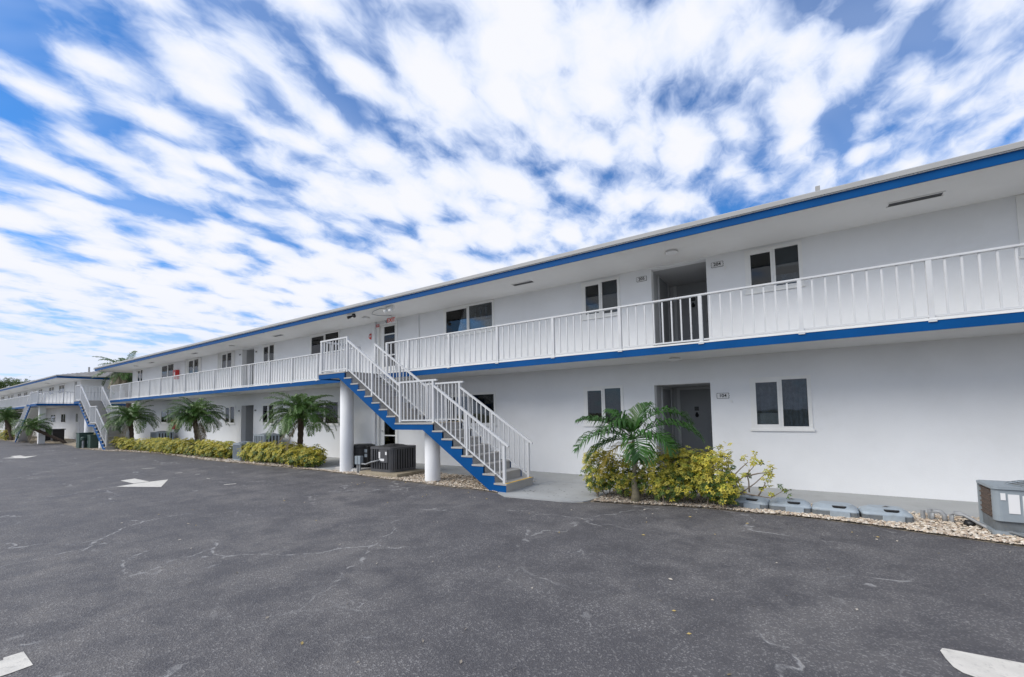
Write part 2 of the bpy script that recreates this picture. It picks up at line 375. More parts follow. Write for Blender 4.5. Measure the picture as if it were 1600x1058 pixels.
# (x0, x1, z0, z1, left fill, right fill)
UP = [(2.98, 4.8, 3.84, 4.70, 'curtain', 'blind'), (-.73, .13, 3.90, 4.66, 'dark', 'halfblind'), (-4.30, -3.43, 3.86, 4.66, 'lowreflect', 'blind'), (-8.88, -7.08, 3.93, 4.70, 'valance', 'valance'),
      (-16.0, -14.19, 3.92, 4.70, 'lowreflect', 'dark'), (-19.67, -18.75, 3.93, 4.68, 'lowreflect', 'lowreflect'), (-23.66, -22.64, 3.94, 4.70, 'pale', 'dark'), (-27.6, -26.3, 3.94, 4.70, 'dark', 'lowreflect'),
      (-31.41, -29.61, 3.94, 4.70, 'dark', 'lowreflect'), (-35.44, -34.54, 3.95, 4.70, 'dark', 'dark')]
LO = [(-.75, .15, 1.18, 2.10, 'foldreflect', 'folds'), (-4.32, -3.43, 1.26, 2.09, 'dark', 'blind'), (-8.86, -7.07, 1.26, 2.09, 'dark', 'dark'), (-15.95, -14.2, 1.26, 2.07, 'dark', 'dark'), (-19.68, -18.73, 1.28, 2.09, 'dark', 'pale'),
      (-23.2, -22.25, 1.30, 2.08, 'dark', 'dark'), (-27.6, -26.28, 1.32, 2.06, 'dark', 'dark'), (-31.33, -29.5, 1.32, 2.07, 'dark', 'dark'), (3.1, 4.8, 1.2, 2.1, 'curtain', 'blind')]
REC_U = [(-2.65, -1.50), (-21.6, -20.47)]; REC_L = [(-2.67, -1.52), (-21.6, -20.47)]
DOOR_X = (-11.93, -11.06)
hu = [(a, b_, c, d) for a, b_, c, d, *_ in UP] + [(a, b_, Z_ST+.03, Z_SO-.035) for a, b_ in REC_U] + [(*DOOR_X, Z_ST+.03, 4.62)]
hl = [(a, b_, c, d) for a, b_, c, d, *_ in LO] + [(a, b_, .013, 2.10) for a, b_ in REC_L] + [(*DOOR_X, .013, 2.03)]
for nm, hs, za, zb in (('lower_wall', hl, .0121, Z_SB+.02), ('upper_wall', hu, Z_ST+.025, Z_SO+.02)):
    xs = [BX0, BX1] + [v for h in hs for v in h[:2]] + list(np.arange(-35, 9, 2.0)); zs = [za, zb] + [v for h in hs for v in h[2:]]
    mb = wall_grid(xs, zs, hs, W, W+.2)
    mb.f.append(tuple(len(mb.v)+i for i in range(4))); mb.v += [(BX0, W, za), (BX0, W, zb), (BX0, W+.2, zb), (BX0, W+.2, za)]
    mesh(nm, mb, white, bld)
# shell that keeps the rooms dark
mb = MB().box(BX0, BX0+.2, W+.2, 20, .02, Z_SO); mb.box(BX1-.2, BX1, W+.2, 20, .02, Z_SO); mb.box(BX0+.2, BX1-.2, 19.8, 20, .02, Z_SO)
mesh('end_wall', mb, white, bld)
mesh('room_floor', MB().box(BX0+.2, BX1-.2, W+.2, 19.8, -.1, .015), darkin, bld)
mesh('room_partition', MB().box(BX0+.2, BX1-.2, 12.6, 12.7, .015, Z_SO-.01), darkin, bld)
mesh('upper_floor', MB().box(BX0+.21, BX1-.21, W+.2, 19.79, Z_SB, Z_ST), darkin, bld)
# balcony slab: white soffit, blue edge board, white lip
SX0 = -36.05
mesh('balcony_slab', MB().box(SX0, BX1, E+.02, W+.19, Z_SB+.012, Z_ST+.02), soffitm, bld)
mesh('balcony_edge_board', MB().box(SX0, BX1, E-.004, E+.0195, Z_SB, Z_ST), bluem, bld)
mesh('balcony_lip', MB().box(SX0, BX1, E-.012, E+.0195, Z_ST+.001, Z_ST+.03), trim, bld)
# roof
RX0 = -38.2
mesh('roof_soffit', MB().box(RX0+.02, BX1+.5, E+.02, W+.19, Z_SO, Z_SO+.03), soffitm, bld)
mesh('room_ceiling', MB().box(BX0, BX1, W+.191, 20, Z_SO, Z_SO+.03), soffitm, bld)
mesh('end_soffit', MB().box(RX0+.02, BX0-.001, W+.192, 20.5, Z_SO+.001, Z_SO+.029), soffitm, bld)
mesh('roof_fascia', MB().box(RX0, BX1+.5, E-.004, E+.019, Z_SO-.012, Z_FT), bluem, bld)
mesh('end_fascia', MB().box(RX0-.004, RX0+.019, E+.0195, 20.6, Z_SO-.011, Z_FT), bluem, bld)
mb = MB().prism([(RX0-.03, E-.05, Z_FT+.012), (RX0-.03, E-.045, Z_FT+.075), (RX0-.03, E-.01, Z_RT), (RX0-.03, E+.05, Z_RT+.004), (RX0-.03, E+.05, Z_FT+.001), (RX0-.03, E-.05, Z_FT+.001)], (BX1+.6-RX0, 0, 0))
mesh('roof_edge', mb, roofmetal, bld)
mesh('drip_edge', MB().box(RX0-.01, BX1+.5, E-.03, E-.0045, Z_FT-.012, Z_FT), trim, bld)
rm = MB(); rz = Z_RT+.003
rm.poly([(RX0-.03, E+.04, rz), (BX1+.6, E+.04, rz), (BX1+.6, 14.5, rz+1.0), (RX0+6.2, 14.5, rz+1.0)]); rm.poly([(RX0-.03, 20.7, rz), (RX0-.03, E+.04, rz), (RX0+6.2, 14.5, rz+1.0)])
rm.poly([(BX1+.6, 20.7, rz), (RX0-.03, 20.7, rz), (RX0+6.2, 14.5, rz+1.0), (BX1+.6, 14.5, rz+1.0)])
roofo = mesh('roof', rm, shingle, bld)
for x, y, z, r in [(.42, 8.62, 5.19, .04), (-3.83, 8.62, 5.10, .035)]:
    mesh('vent_pipe', MB().box(x-r*.8, x+r*.8, y-r*.8, y+r*.8, 4.98, z), roofmetal, roofo)

def window(par, x0, x1, z0, z1, y, lf, rf, casing=.05):
    mb = MB(); c = casing
    yo, yi = y-.016, y+.09
    mb.box(x0-c, x0+.012, yo, yi, z0-c, z1+c); mb.box(x1-.012, x1+c, yo, yi, z0-c, z1+c)
    mb.box(x0+.0121, x1-.0121, yo, yi, z1-.012, z1+c); mb.box(x0+.0121, x1-.0121, yo, yi, z0-c, z0+.012)
    xm = (x0+x1)/2
    mb.box(xm-.005, xm+.04, y+.002, y+.040, z0+.0121, z1-.0121)             # fixed meeting rail
    s = .038                                                              # left sliding sash sits forward
    a, b_, lo, hi = x0+.0125, xm-.0055, z0+.0125, z1-.0125
    mb.box(a, a+s, y-.012, y+.014, lo, hi); mb.box(b_-s*.9, b_, y-.012, y+.014, lo, hi); mb.box(a+s+.0001, b_-s*.9-.0001, y-.012, y+.014, hi-s, hi); mb.box(a+s+.0001, b_-s*.9-.0001, y-.012, y+.014, lo, lo+s)
    f = mesh('window', mb, trim, par)
    mesh('sill', MB().box(x0-c-.02, x1+c+.02, y-.035, y-.0165, z0-c-.03, z0-c+.012), trim, f)
    mesh('pane', MB().box(a+s-.004, b_-s*.9+.004, y-.002, y+.003, lo+s-.004, hi-s+.004), glass, f)
    mesh('pane', MB().box(xm+.0401, x1-.0122, y+.018, y+.023, z0+.0125, z1-.0125), glass, f)
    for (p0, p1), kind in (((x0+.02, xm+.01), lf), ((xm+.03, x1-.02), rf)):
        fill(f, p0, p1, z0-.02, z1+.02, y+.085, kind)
    return f
def drape(x0, x1, z0, z1, y, folds, amp=.03):
    mb = MB(); n = folds*6
    for i in range(n+1):
        u = i/n; d = amp*math.sin(u*folds*2*math.pi)+.4*amp*math.sin(u*folds*4.3*math.pi+1)
        mb.v += [(x0+(x1-x0)*u, y+d, z0), (x0+(x1-x0)*u, y+d*.6, z1)]
    mb.f = [(2*i, 2*i+2, 2*i+3, 2*i+1) for i in range(n)]
    return mb
def fill(par, x0, x1, z0, z1, y, kind):
    h = z1-z0
    if kind == 'dark': return
    if kind in ('blind', 'halfblind'):
        mb = MB(); zz = z0 + (h*.52 if kind == 'halfblind' else .01)
        z = z1
        while z > zz:
            mb.poly([(x0, y-.012, z), (x1, y-.012, z), (x1, y+.010, z-.021), (x0, y+.010, z-.021)]); z -= .026
        mesh('blind', mb, blindm, par)
        if kind == 'halfblind': mesh('curtain', drape(x0, x1, z0, z0+h*.36, y+.1, 4), curtainm, par, True)
    elif kind in ('curtain', 'folds'): mesh('curtain', drape(x0, x1, z0, z1, y, 5 if kind == 'folds' else 3, .04), curtainm, par, True)
    elif kind == 'pale': mesh('curtain', drape(x0, x1, z0, z1, y, 4), palecurt_refl, par, True)
    elif kind == 'foldreflect':
        mesh('curtain', drape(x0, x1, z0, z1, y+.12, 3, .04), curtainm, par, True); mesh('low_reflection', drape(x0, x1, z0, z0+h*.3, y, 4), palecurt_refl, par, True)  # pale strip added to imitate the reflection low in the pane
    elif kind == 'lowreflect': mesh('curtain', drape(x0, x1, z0, z0+h*.38, y, 4), palecurt_refl, par, True)  # added panel, pale like the bright reflection across the lower glass
    elif kind == 'valance':
        mesh('curtain', drape(x0, x1, z0, z0+h*.40, y, 6), palecurt_refl, par, True)  # lower pale panel stands in for light reflected in the glass
        for u in (.18, .42, .66, .9): mesh('drape_fold', drape(x0+(x1-x0)*(u-.03), x0+(x1-x0)*(u+.03), z0+h*.4, z1-.1, y+.02, 1), curtainm, par, True)
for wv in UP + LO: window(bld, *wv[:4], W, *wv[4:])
# accordion storm shutters folded beside some upper windows
for x in (-27.78, -26.08, -23.84, -22.42):
    mb = MB()
    for k in range(4): mb.prism([(x-.1+k*.05, W-.012, 3.84), (x-.075+k*.05, W-.085, 3.84), (x-.05+k*.05, W-.012, 3.84)], (0, 0, .9))
    mesh('storm_shutter', mb, trim, bld)

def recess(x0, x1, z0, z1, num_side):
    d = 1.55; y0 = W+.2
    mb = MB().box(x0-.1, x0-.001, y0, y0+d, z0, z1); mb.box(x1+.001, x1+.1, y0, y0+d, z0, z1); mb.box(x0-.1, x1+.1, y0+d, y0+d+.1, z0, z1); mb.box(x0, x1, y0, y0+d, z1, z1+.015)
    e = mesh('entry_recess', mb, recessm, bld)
    # doors: one in the back wall, one in the left side wall
    xa, xb = x0+.16, x0+.94; yb = y0+d
    fm = MB().box(xa-.07, xa, yb-.03, yb-.001, z0, z0+2.03); fm.box(xb, xb+.07, yb-.03, yb-.001, z0, z0+2.03); fm.box(xa-.07, xb+.07, yb-.0301, yb-.001, z0+2.031, z0+2.09)
    dr = mesh('door', MB().box(xa+.004, xb-.004, yb-.018, yb-.002, z0+.01, z0+2.025), greydoor, bld)
    mesh('door_frame', fm, trimgrey, dr)
    mesh('handle', MB().lathe([(.0, 0), (.028, .0), (.03, .02), (.0, .03)], (0, 0, 0), 10).__class__().tube([(xb-.09, yb-.02, z0+.98), (xb-.09, yb-.075, z0+.98)], .026, 10), roofmetal, dr)
    mesh('plaque', MB().box(xa+.34, xa+.44, yb-.034, yb-.0265, z0+1.50, z0+1.60), blackm, dr); mesh('knocker', MB().lathe([(.02, 0), (.05, .04), (.02, .12)], (xa+.39, yb-.03, z0+1.34), 8), blackm, dr)
    for zz in (z0+.28, z0+1.12): mesh('door_panel', MB().box(xa+.13, xb-.13, yb-.026, yb-.0185, zz, zz+.62), greydoor, dr)
    ya = y0+.42
    dr = mesh('door', MB().box(x0+.001, x0+.014, ya, ya+.8, z0+.01, z0+2.02), greydoor, bld)
    fm = MB().box(x0+.001, x0+.03, ya-.07, ya-.001, z0, z0+2.03); fm.box(x0+.001, x0+.03, ya+.801, ya+.87, z0, z0+2.03); fm.box(x0+.001, x0+.031, ya-.07, ya+.87, z0+2.031, z0+2.09 if z0+2.09 < z1 else z1-.002)
    mesh('door_frame', fm, trimgrey, dr); mesh('handle', MB().tube([(x0+.014, ya+.08, z0+.98), (x0+.07, ya+.08, z0+.98)], .026, 10), roofmetal, dr)
    return e
for a, b_ in REC_L: recess(a, b_, .0125, 2.10, 0)
for a, b_ in REC_U: recess(a, b_, Z_ST+.0255, Z_SO-.035, 0)
# glazed stairwell doors on both floors
for z0 in (.0125, Z_ST+.0305):
    xa, xb = DOOR_X; h = 1.85 if z0 > 1 else 2.0
    g0, g1 = z0+.42, z0+h-.06
    dm = MB().box(xa+.005, xa+.20, W+.05, W+.09, z0+.01, z0+h-.005); dm.box(xb-.13, xb-.005, W+.05, W+.09, z0+.01, z0+h-.005); dm.box(xa+.2001, xb-.1301, W+.05, W+.09, z0+.01, g0); dm.box(xa+.2001, xb-.1301, W+.05, W+.09, g1, z0+h-.005)
    for k in (.2, .72): zz = g1-(g1-g0)*k; dm.box(xa+.2002, xb-.1302, W+.051, W+.089, zz-.02, zz+.02)
    d = mesh('door', dm, trim, bld)
    mesh('pane', MB().box(xa+.1995, xb-.1295, W+.066, W+.072, g0, g1), glass, d)
    fm = MB().box(xa-.07, xa+.004, W-.02, W+.12, z0, z0+h+.06); fm.box(xb-.004, xb+.07, W-.02, W+.12, z0, z0+h+.06); fm.box(xa+.0041, xb-.0041, W-.02, W+.12, z0+h, z0+h+.06)
    mesh('door_frame', fm, trim, d); mesh('handle', MB().tube([(xa+.10, W+.05, z0+1.0), (xa+.10, W-.0, z0+1.0), (xa+.2, W-.005, z0+1.0)], .013, 8), roofmetal, d)
    mesh('pilaster', MB().box(-12.22, -12.06, W-.075, W-.0005, z0, Z_SB+.01 if z0 < 1 else Z_SO), white, bld)
mesh('conduit', MB().tube([(-9.99, W-.018, Z_ST+.05), (-9.99, W-.018, Z_SO)], .016, 8), white, bld)
# soffit vents
for x, l in [(1.65, .62), (-5.58, .55), (-17.0, .6), (-24.76, .55), (-30.5, .55), (6.5, .6)]:
    v = mesh('soffit_vent', MB().box(x-l/2, x+l/2, 8.90, 9.04, Z_SO-.008, Z_SO-.0005), blackm, bld)
    fm = MB().box(x-l/2-.02, x+l/2+.02, 8.88, 8.8995, Z_SO-.013, Z_SO-.0006); fm.box(x-l/2-.02, x+l/2+.02, 9.0405, 9.06, Z_SO-.013, Z_SO-.0006)
    mesh('vent_frame', fm, soffitm, v)

# ------------------------------------------------------------------ balcony railings
bal_me = bpy.data.meshes.new('baluster'); q = MB().box(-.012, .012, -.012, .012, 0, .80); bal_me.from_pydata(q.v, [], q.f); bal_me.materials.append(railm)
post_me = bpy.data.meshes.new('post'); q = MB().box(-.03, .03, -.03, .03, -.045, .835); q.box(-.045, .045, -.052, -.031, -.05, -.012); post_me.from_pydata(q.v, [], q.f); post_me.materials.append(railm)
def balcony_rail(x0, x1, posts, lab, y=E+.03, z=Z_ST+.03):
    r = root('balcony_railing', ((x0+x1)/2, y, z), lab, 'railing')
    mb = MB().box(x0, x1, y-.032, y+.032, z+.835, z+.868)
    mesh('top_rail', mb, railm, r, bevel=.008)
    mesh('bottom_rail', MB().box(x0, x1, y-.016, y+.016, z+.022, z+.05), railm, r)
    for p_ in posts: inst('post', post_me, r, (p_, y, z))
    for a, b_ in zip(posts[:-1], posts[1:]):
        n = max(1, round((b_-a)/.169))
        for k in range(1, n): inst('baluster', bal_me, r, (a+(b_-a)*k/n, y, z+.035))
    return r
PR = [8.9, 7.73, 6.2, 4.67, 3.15, 1.62, .09, -1.41, -2.91, -4.42, -5.92, -7.45, -8.95, -9.84][::-1]
balcony_rail(-9.87, 8.95, PR, 'white metal balcony railing running past doors 204 and 205 to the long staircase')
PL = [-11.1, -11.75] + [-13.27-1.52*k for k in range(14)] + [-34.84]
PL = sorted(PL)
balcony_rail(-34.87, -11.07, PL, 'white metal balcony railing between the two blue staircases, above the hedges')

# ------------------------------------------------------------------ staircase
def profile_steps(dx=0):
    pts = []; x, z = -4.81, 0.
    for i in range(8):
        z += .17; pts.append((x, z)); x -= .277 if i < 7 else 1.22; pts.append((x, z))
    for i in range(8):
        z += .17; pts.append((x, z)); x -= .276 if i < 7 else 1.16; pts.append((x, z))
    return pts
PS = profile_steps(); YF, YB = 6.98, 7.98
def staircase(lab):
    r = root('staircase', (-7.9, 7.48, 0), lab, 'staircase', None)
    pr = PS
    xm1, xm2, xt = -6.749, -7.969, -9.901
    up = [(-4.812, 0.)] + [(x, z-.034) for x, z in pr]
    lower = [(-11.05, 2.56), (-10.16, 2.56), (-8.03, 1.20), (-7.06, 1.20), (-5.22, .012), (-5.05, 0.)]
    for y in (YF-.004, YB-.046):
        mesh('stringer', MB().prism([(x, y, z) for x, z in up+lower], (0, .05, 0)), bluem, r)
    # sloped concrete soffit between the stringers
    sf = [(-11.04, 2.60), (-10.18, 2.60), (-8.04, 1.25), (-7.07, 1.25), (-5.3, .08), (-5.3, .10), (-7.06, 1.30), (-8.05, 1.30), (-10.2, 2.65), (-11.04, 2.65)]
    mesh('soffit', MB().prism([(x, YF+.047, z) for x, z in sf], (0, YB-YF-.094, 0)), soffitm, r)
    xz = [(pr[2*i], pr[2*i+1]) for i in range(16)]
    for i, ((xa, z), (xb, _)) in enumerate(xz):
        big = i in (7, 15)
        yb = YB+.012 if i != 15 else E-.014
        tr_ = mesh('landing' if big else 'tread', MB().box(xb-(.012 if not big else 0), xa+.016, YF-.016, yb, z-.0335, z), treadm, r)
        mesh('riser', MB().box(xa-.02, xa, YF+.002, YB-.002, z-.17+.0005, z-.034), treadm, r)
        if i in (0, 8, 7): mesh('nosing_stripe', MB().box(xa-.042, xa+.0165, YF+.01, YB-.01, z+.0005, z+.003), yellowm, tr_)
    # upper landing slab with blue edge
    mesh('landing_slab', MB().box(-11.045, xt-.01, YF+.05, E-.014, 2.62, 2.684), soffitm, r)
    mesh('landing_edge_board', MB().box(-11.07, -11.046, YF-.003, E-.014, 2.56, 2.684), bluem, r)
    mesh('column', MB().lathe([(.19, -.05), (.188, .02), (.183, .5), (.18, 2.60)], (-10.60, 7.55, 0), 32), white, r, True)
    mesh('column', MB().lathe([(.185, -.05), (.18, .02), (.178, 1.24)], (-7.22, 7.45, 0), 32), white, r, True)
    # railings: helper makes one sloped or level section in the plane y
    def section(par, y, a, b_, top, bot, n, skip=()):
        (xa, za), (xb, zb) = a, b_
        for k in range(1, n):
            u = k/n; x = xa+(xb-xa)*u; z = za+(zb-za)*u
            mesh('baluster', MB().box(x-.010, x+.010, y-.010, y+.010, z+bot, z+top), railm, par)
    for y, nm in ((YF+.05, 'front'), (YB-.05, 'back')):
        tr_ = MB(); br = MB()
        U0, U1 = (-9.87, 2.72), (-7.84, 1.40)
        L0, L1 = (-6.77, 1.36), (-4.86, .12)
        H = .86
        pr_, d = bar((U0[0], y, U0[1]+H-.03), (U1[0]-.0, y, U1[1]+H-.03), .042, .045); tr_.prism(pr_, d)
        pr_, d = bar((L0[0], y, L0[1]+H-.03), (L1[0]+.09, y, L1[1]+H-.09), .042, .045); tr_.prism(pr_, d)
        pr_, d = bar((U0[0], y, U0[1]+.075), (U1[0], y, U1[1]+.075), .026, .03); br.prism(pr_, d)
        pr_, d = bar((L0[0], y, L0[1]+.075), (L1[0], y, L1[1]+.075), .026, .03); br.prism(pr_, d)
        tr_.box(-7.88, -6.66, y-.025, y+.025, 2.29, 2.33); br.box(-7.86, -6.76, y-.014, y+.014, 1.40, 1.43)
        if nm == 'front':
            tr_.box(-11.04, -9.83, y-.025, y+.025, 3.60, 3.64); br.box(-11.02, -9.87, y-.014, y+.014, 2.775, 2.803)
        rl = mesh('railing', tr_, railm, r); mesh('bottom_rail', br, railm, rl)
        posts = [(-9.85, 2.7, 3.60 if nm == 'front' else 3.50), (-7.84, 1.37, 2.29), (-6.77, 1.34, 2.33), (-4.88, .02 if nm == 'back' else .17, .90)]
        if nm == 'front': posts.append((-11.0, 2.7, 3.60))
        for x, z0, z1 in posts: mesh('post', MB().box(x-.027, x+.027, y-.027, y+.027, z0, z1), railm, rl)
        for (xx, zz) in ((-5.82, .77), (-8.86, 2.06)): mesh('post', MB().box(xx-.022, xx+.022, y-.022, y+.022, zz-.14, zz+H-.05), railm, rl)
        section(rl, y, U0, U1, H-.05, .08, 16); section(rl, y, (-7.84, 1.36), (-6.77, 1.36), .93, .06, 9); section(rl, y, L0, L1, H-.05, .08, 15)
        if nm == 'front': section(rl, y, (-11.0, 2.72), (-9.85, 2.72), .88, .07, 9)
    rl = mesh('railing', MB().box(-11.025, -10.975, YF+.08, E+.0, 3.60, 3.64), railm, r)
    mesh('bottom_rail', MB().box(-11.014, -10.986, YF+.08, E, 2.775, 2.803), railm, rl)
    for k in range(1, 8): mesh('baluster', MB().box(-11.01, -10.99, YF+.05+k*.15-.01, YF+.05+k*.15+.01, 2.79, 3.60), railm, rl)
    mesh('post', MB().box(-11.027, -10.973, E-.06, E-.013, 2.72, 3.61), railm, rl)
    return r
st = staircase('blue sided outdoor staircase with grey treads above two air conditioning units')
st2 = copy_tree(st); st2.location.x -= 25.0
st2['label'] = 'blue sided outdoor staircase at the end of the block beside green utility boxes'
for o_ in (st, st2): o_['group'] = 'outdoor staircases'

# ------------------------------------------------------------------ fittings on the wall and soffit
def number_sign(txt, x, z, wd=.2, hg=.1):
    pts = [(-.5, -.5), (-.56, -.3), (-.5, -.18), (-.58, 0), (-.5, .18), (-.56, .3), (-.5, .5), (.5, .5), (.56, .3), (.5, .18), (.58, 0), (.5, -.18), (.56, -.3), (.5, -.5)]
    r = root('house_number_sign', (x, W-.008, z), {'204': 'number plate reading 204 on the upper wall right of the doorway', '205': 'number plate reading 205 on the upper wall left of the doorway', '104': 'number plate reading 104 on the ground floor wall'}[txt], 'sign', 'apartment number plates')
    mesh('backing', MB().prism([(x+a*(wd+.014), W-.008, z+b_*(hg+.014)) for a, b_ in pts], (0, .006, 0)), blacklet, r)
    mesh('plate', MB().prism([(x+a*wd, W-.013, z+b_*hg) for a, b_ in pts], (0, .0045, 0)), label, r)
    mesh('number', text_mb(txt, hg*.95, FACE_Y(x, W-.0165, z), .003), blacklet, r)
number_sign('204', -1.285, 4.55); number_sign('205', -2.86, 4.54); number_sign('104', -1.29, 1.815)
for x, z, t_ in [(-21.78, 4.50, 'left of the far upper doorway'), (-20.27, 4.50, 'right of the far upper doorway'), (-21.8, 1.86, 'left of the far lower doorway'), (-20.27, 1.86, 'right of the far lower doorway')]:
    r = root('house_number_sign', (x, W-.008, z), f'tiny number plate on the white wall {t_}', 'sign', 'apartment number plates')
    mesh('plate', MB().box(x-.1, x+.1, W-.012, W-.001, z-.055, z+.055), label, r)
    mesh('number', MB().box(x-.075, x+.075, W-.016, W-.0125, z-.03, z+.03), acdark, r)
def ceiling_lamp(x, y, z, lab, big=.12):
    r = root('ceiling_light', (x, y, z), lab, 'light', 'round lamps under the balcony and eaves')
    mesh('base', MB().lathe([(big*.75, -.025), (big*.8, 0)], (x, y, z-.0005), 20), trim, r, False)
    mesh('lamp_shade', MB().lathe([(.01, -.075), (big*.6, -.065), (big*.95, -.04), (big, -.0255)], (x, y, z), 20), label, r, True)
ceiling_lamp(-2.01, 8.96, Z_SO, 'round white ceiling lamp under the eaves before doorway 204')
ceiling_lamp(-2.08, 9.15, Z_SB+.012, 'round white ceiling lamp under the balcony before doorway 104')
ceiling_lamp(-11.67, 9.02, Z_SO, 'round ceiling lamp under the eaves above the red bell')
ceiling_lamp(-20.9, 9.0, Z_SO, 'round ceiling lamp under the eaves before the far upper doorway')
ceiling_lamp(-33., 9.0, Z_SO, 'round ceiling lamp under the eaves near the end of the block')
# exit sign, red notice, bell, camera, emergency lamp with cable
r = root('exit_sign', (-10.83, 9.35, 4.59), 'red and white EXIT sign hanging beside the upper stairwell door', 'sign')
mesh('housing', MB().box(-11.0, -10.64, 9.33, 9.37, 4.50, 4.69), label, r); mesh('lettering', text_mb('EXIT', .185, FACE_Y(-10.82, 9.326, 4.595), .003), redlet, r)
mesh('hanger', MB().tube([(-10.82, 9.35, 4.69), (-10.82, 9.35, Z_SO)], .012, 8), trim, r)
r = root('fire_bell', (-12.335, W-.05, 4.29), 'round red fire bell on the white wall above the staircase', 'bell')
mb = MB().lathe([(.105, 0), (.10, .03), (.06, .05), (.0, .055)], (0, 0, 0), 24); mb.v = [(-12.335+a, W-.001-c, 4.29+b_) for a, b_, c in mb.v]; mesh('gong', mb, redm, r, True)
mb = MB().lathe([(.04, .0505), (.035, .06), (.0, .062)], (0, 0, 0), 16); mb.v = [(-12.335+a, W-.001-c, 4.29+b_) for a, b_, c in mb.v]; mesh('boss', mb, label, r, True)
r = root('notice', (-11.98, W-.03, 4.6), 'small red notice over the frame of the upper stairwell door', 'sign')
mesh('plate', MB().box(-12.03, -11.88, W-.032, W-.021, 4.57, 4.66), redm, r); mesh('print', MB().box(-12.0, -11.91, W-.035, W-.0325, 4.60, 4.63), label, r)
r = root('door_closer', (-11.5, W-.04, 4.68), 'short dark bracket on the wall over the upper stairwell door', 'bracket')
mesh('plate', MB().box(-11.53, -11.47, W-.03, W-.001, 4.645, 4.75), acgrey, r); mesh('arm', MB().tube([(-11.5, W-.031, 4.66), (-11.5, W-.10, 4.73)], .012, 8), acgrey, r)
r = root('security_camera', (-11.6, 8.5, Z_SO), 'black twin-head security camera under the eaves above the staircase', 'camera')
mesh('mount', MB().lathe([(.05, -.04), (.05, 0)], (-11.6, 8.5, Z_SO-.001), 14), blackm, r)
for a in (-.13, .12): mesh('camera_head', MB().tube([(-11.6+a*.3, 8.5, Z_SO-.05), (-11.6+a, 8.44, Z_SO-.09), (-11.6+a*1.4, 8.40, Z_SO-.11)], [.02, .045, .05], 12), blackm, r, True)
r = root('emergency_light', (-9.95, 8.55, Z_SO), 'pale emergency floodlight with looping cable under the eaves above the stairs', 'light')
mesh('housing', MB().box(-10.08, -9.82, 8.5, 8.6, Z_SO-.13, Z_SO-.001), trim, r, bevel=.01)
for a in (-.1, .1): mesh('lamp_head', MB().tube([(-9.95+a, 8.52, Z_SO-.12), (-9.95+a*1.3, 8.44, Z_SO-.17)], [.035, .065], 14), trim, r, True)
mesh('cable', MB().tube([(-10.08, 8.55, Z_SO-.03), (-10.35, 8.50, Z_SO-.02), (-10.72, 8.55, Z_SO-.03), (-11.0, 8.72, Z_SO-.05), (-11.0, 8.95, Z_SO-.05), (-10.9, 9.2, Z_SO-.03), (-10.82, 9.34, Z_SO-.01)], .009, 6), acgrey, r)
# fire extinguisher cabinets
for x, z, lab in [(-28.98, 4.02, 'red fire extinguisher cabinet on the upper balcony wall'), (-28.98, 1.23, 'red fire extinguisher cabinet on the ground floor wall behind the hedge')]:
    r = root('extinguisher_cabinet', (x, W-.1, z-.25), lab, 'extinguisher cabinet', 'red extinguisher cabinets')
    mesh('case', MB().box(x-.19, x+.19, W-.19, W-.001, z-.26, z+.26), redm, r, bevel=.01)
    mesh('door_glass', MB().box(x-.02, x+.12, W-.196, W-.1905, z-.14, z+.12), label, r)
    mesh('latch', MB().box(x-.15, x-.11, W-.205, W-.1905, z-.04, z+.05), roofmetal, r)
r = root('wall_knob', (-1.13, W, 4.46), 'tiny bell push under number plate 204', 'bell push'); mesh('button', MB().box(-1.15, -1.12, W-.02, W-.001, 4.43, 4.48), trim, r)
r = root('wall_knob', (-1.13, W, 1.70), 'tiny bell push beside number plate 104', 'bell push'); mesh('button', MB().box(-1.15, -1.12, W-.02, W-.001, 1.67, 1.72), trim, r)

# ------------------------------------------------------------------ air conditioning and services
def lou_box(x0, x1, y0, y1, z0, z1, r_=.08, n=5):
    """outline of a rounded rectangle, counter-clockwise"""
    pts = []
    for cx_, cy_, a0 in ((x1-r_, y0+r_, -90), (x1-r_, y1-r_, 0), (x0+r_, y1-r_, 90), (x0+r_, y0+r_, 180)):
        for k in range(n+1):
            a = R_(a0+90*k/n); pts.append((cx_+r_*math.cos(a), cy_+r_*math.sin(a)))
    return pts
def rprism(x0, x1, y0, y1, z0, z1, r_=.08): return MB().prism([(x, y, z0) for x, y in lou_box(x0, x1, y0, y1, z0, z1, r_)], (0, 0, z1-z0))
def fan_guard(par, cx_, cy_, z, r_, mat, dome=.05):
    mb = MB()
    for k in range(1, 7):
        rr = r_*k/6; zz = z+dome*(1-(rr/r_)**2)
        mb.tube([(cx_+rr*math.cos(a*math.pi/12), cy_+rr*math.sin(a*math.pi/12), zz) for a in range(25)], .004, 4, False)
    for a in range(8):
        c, s_ = math.cos(a*math.pi/4), math.sin(a*math.pi/4)
        mb.tube([(cx_+r_*u*c, cy_+r_*u*s_, z+dome*(1-u*u)) for u in (0.05, .35, .7, 1)], .006, 4, False)
    mesh('fan_guard', mb, mat, par)
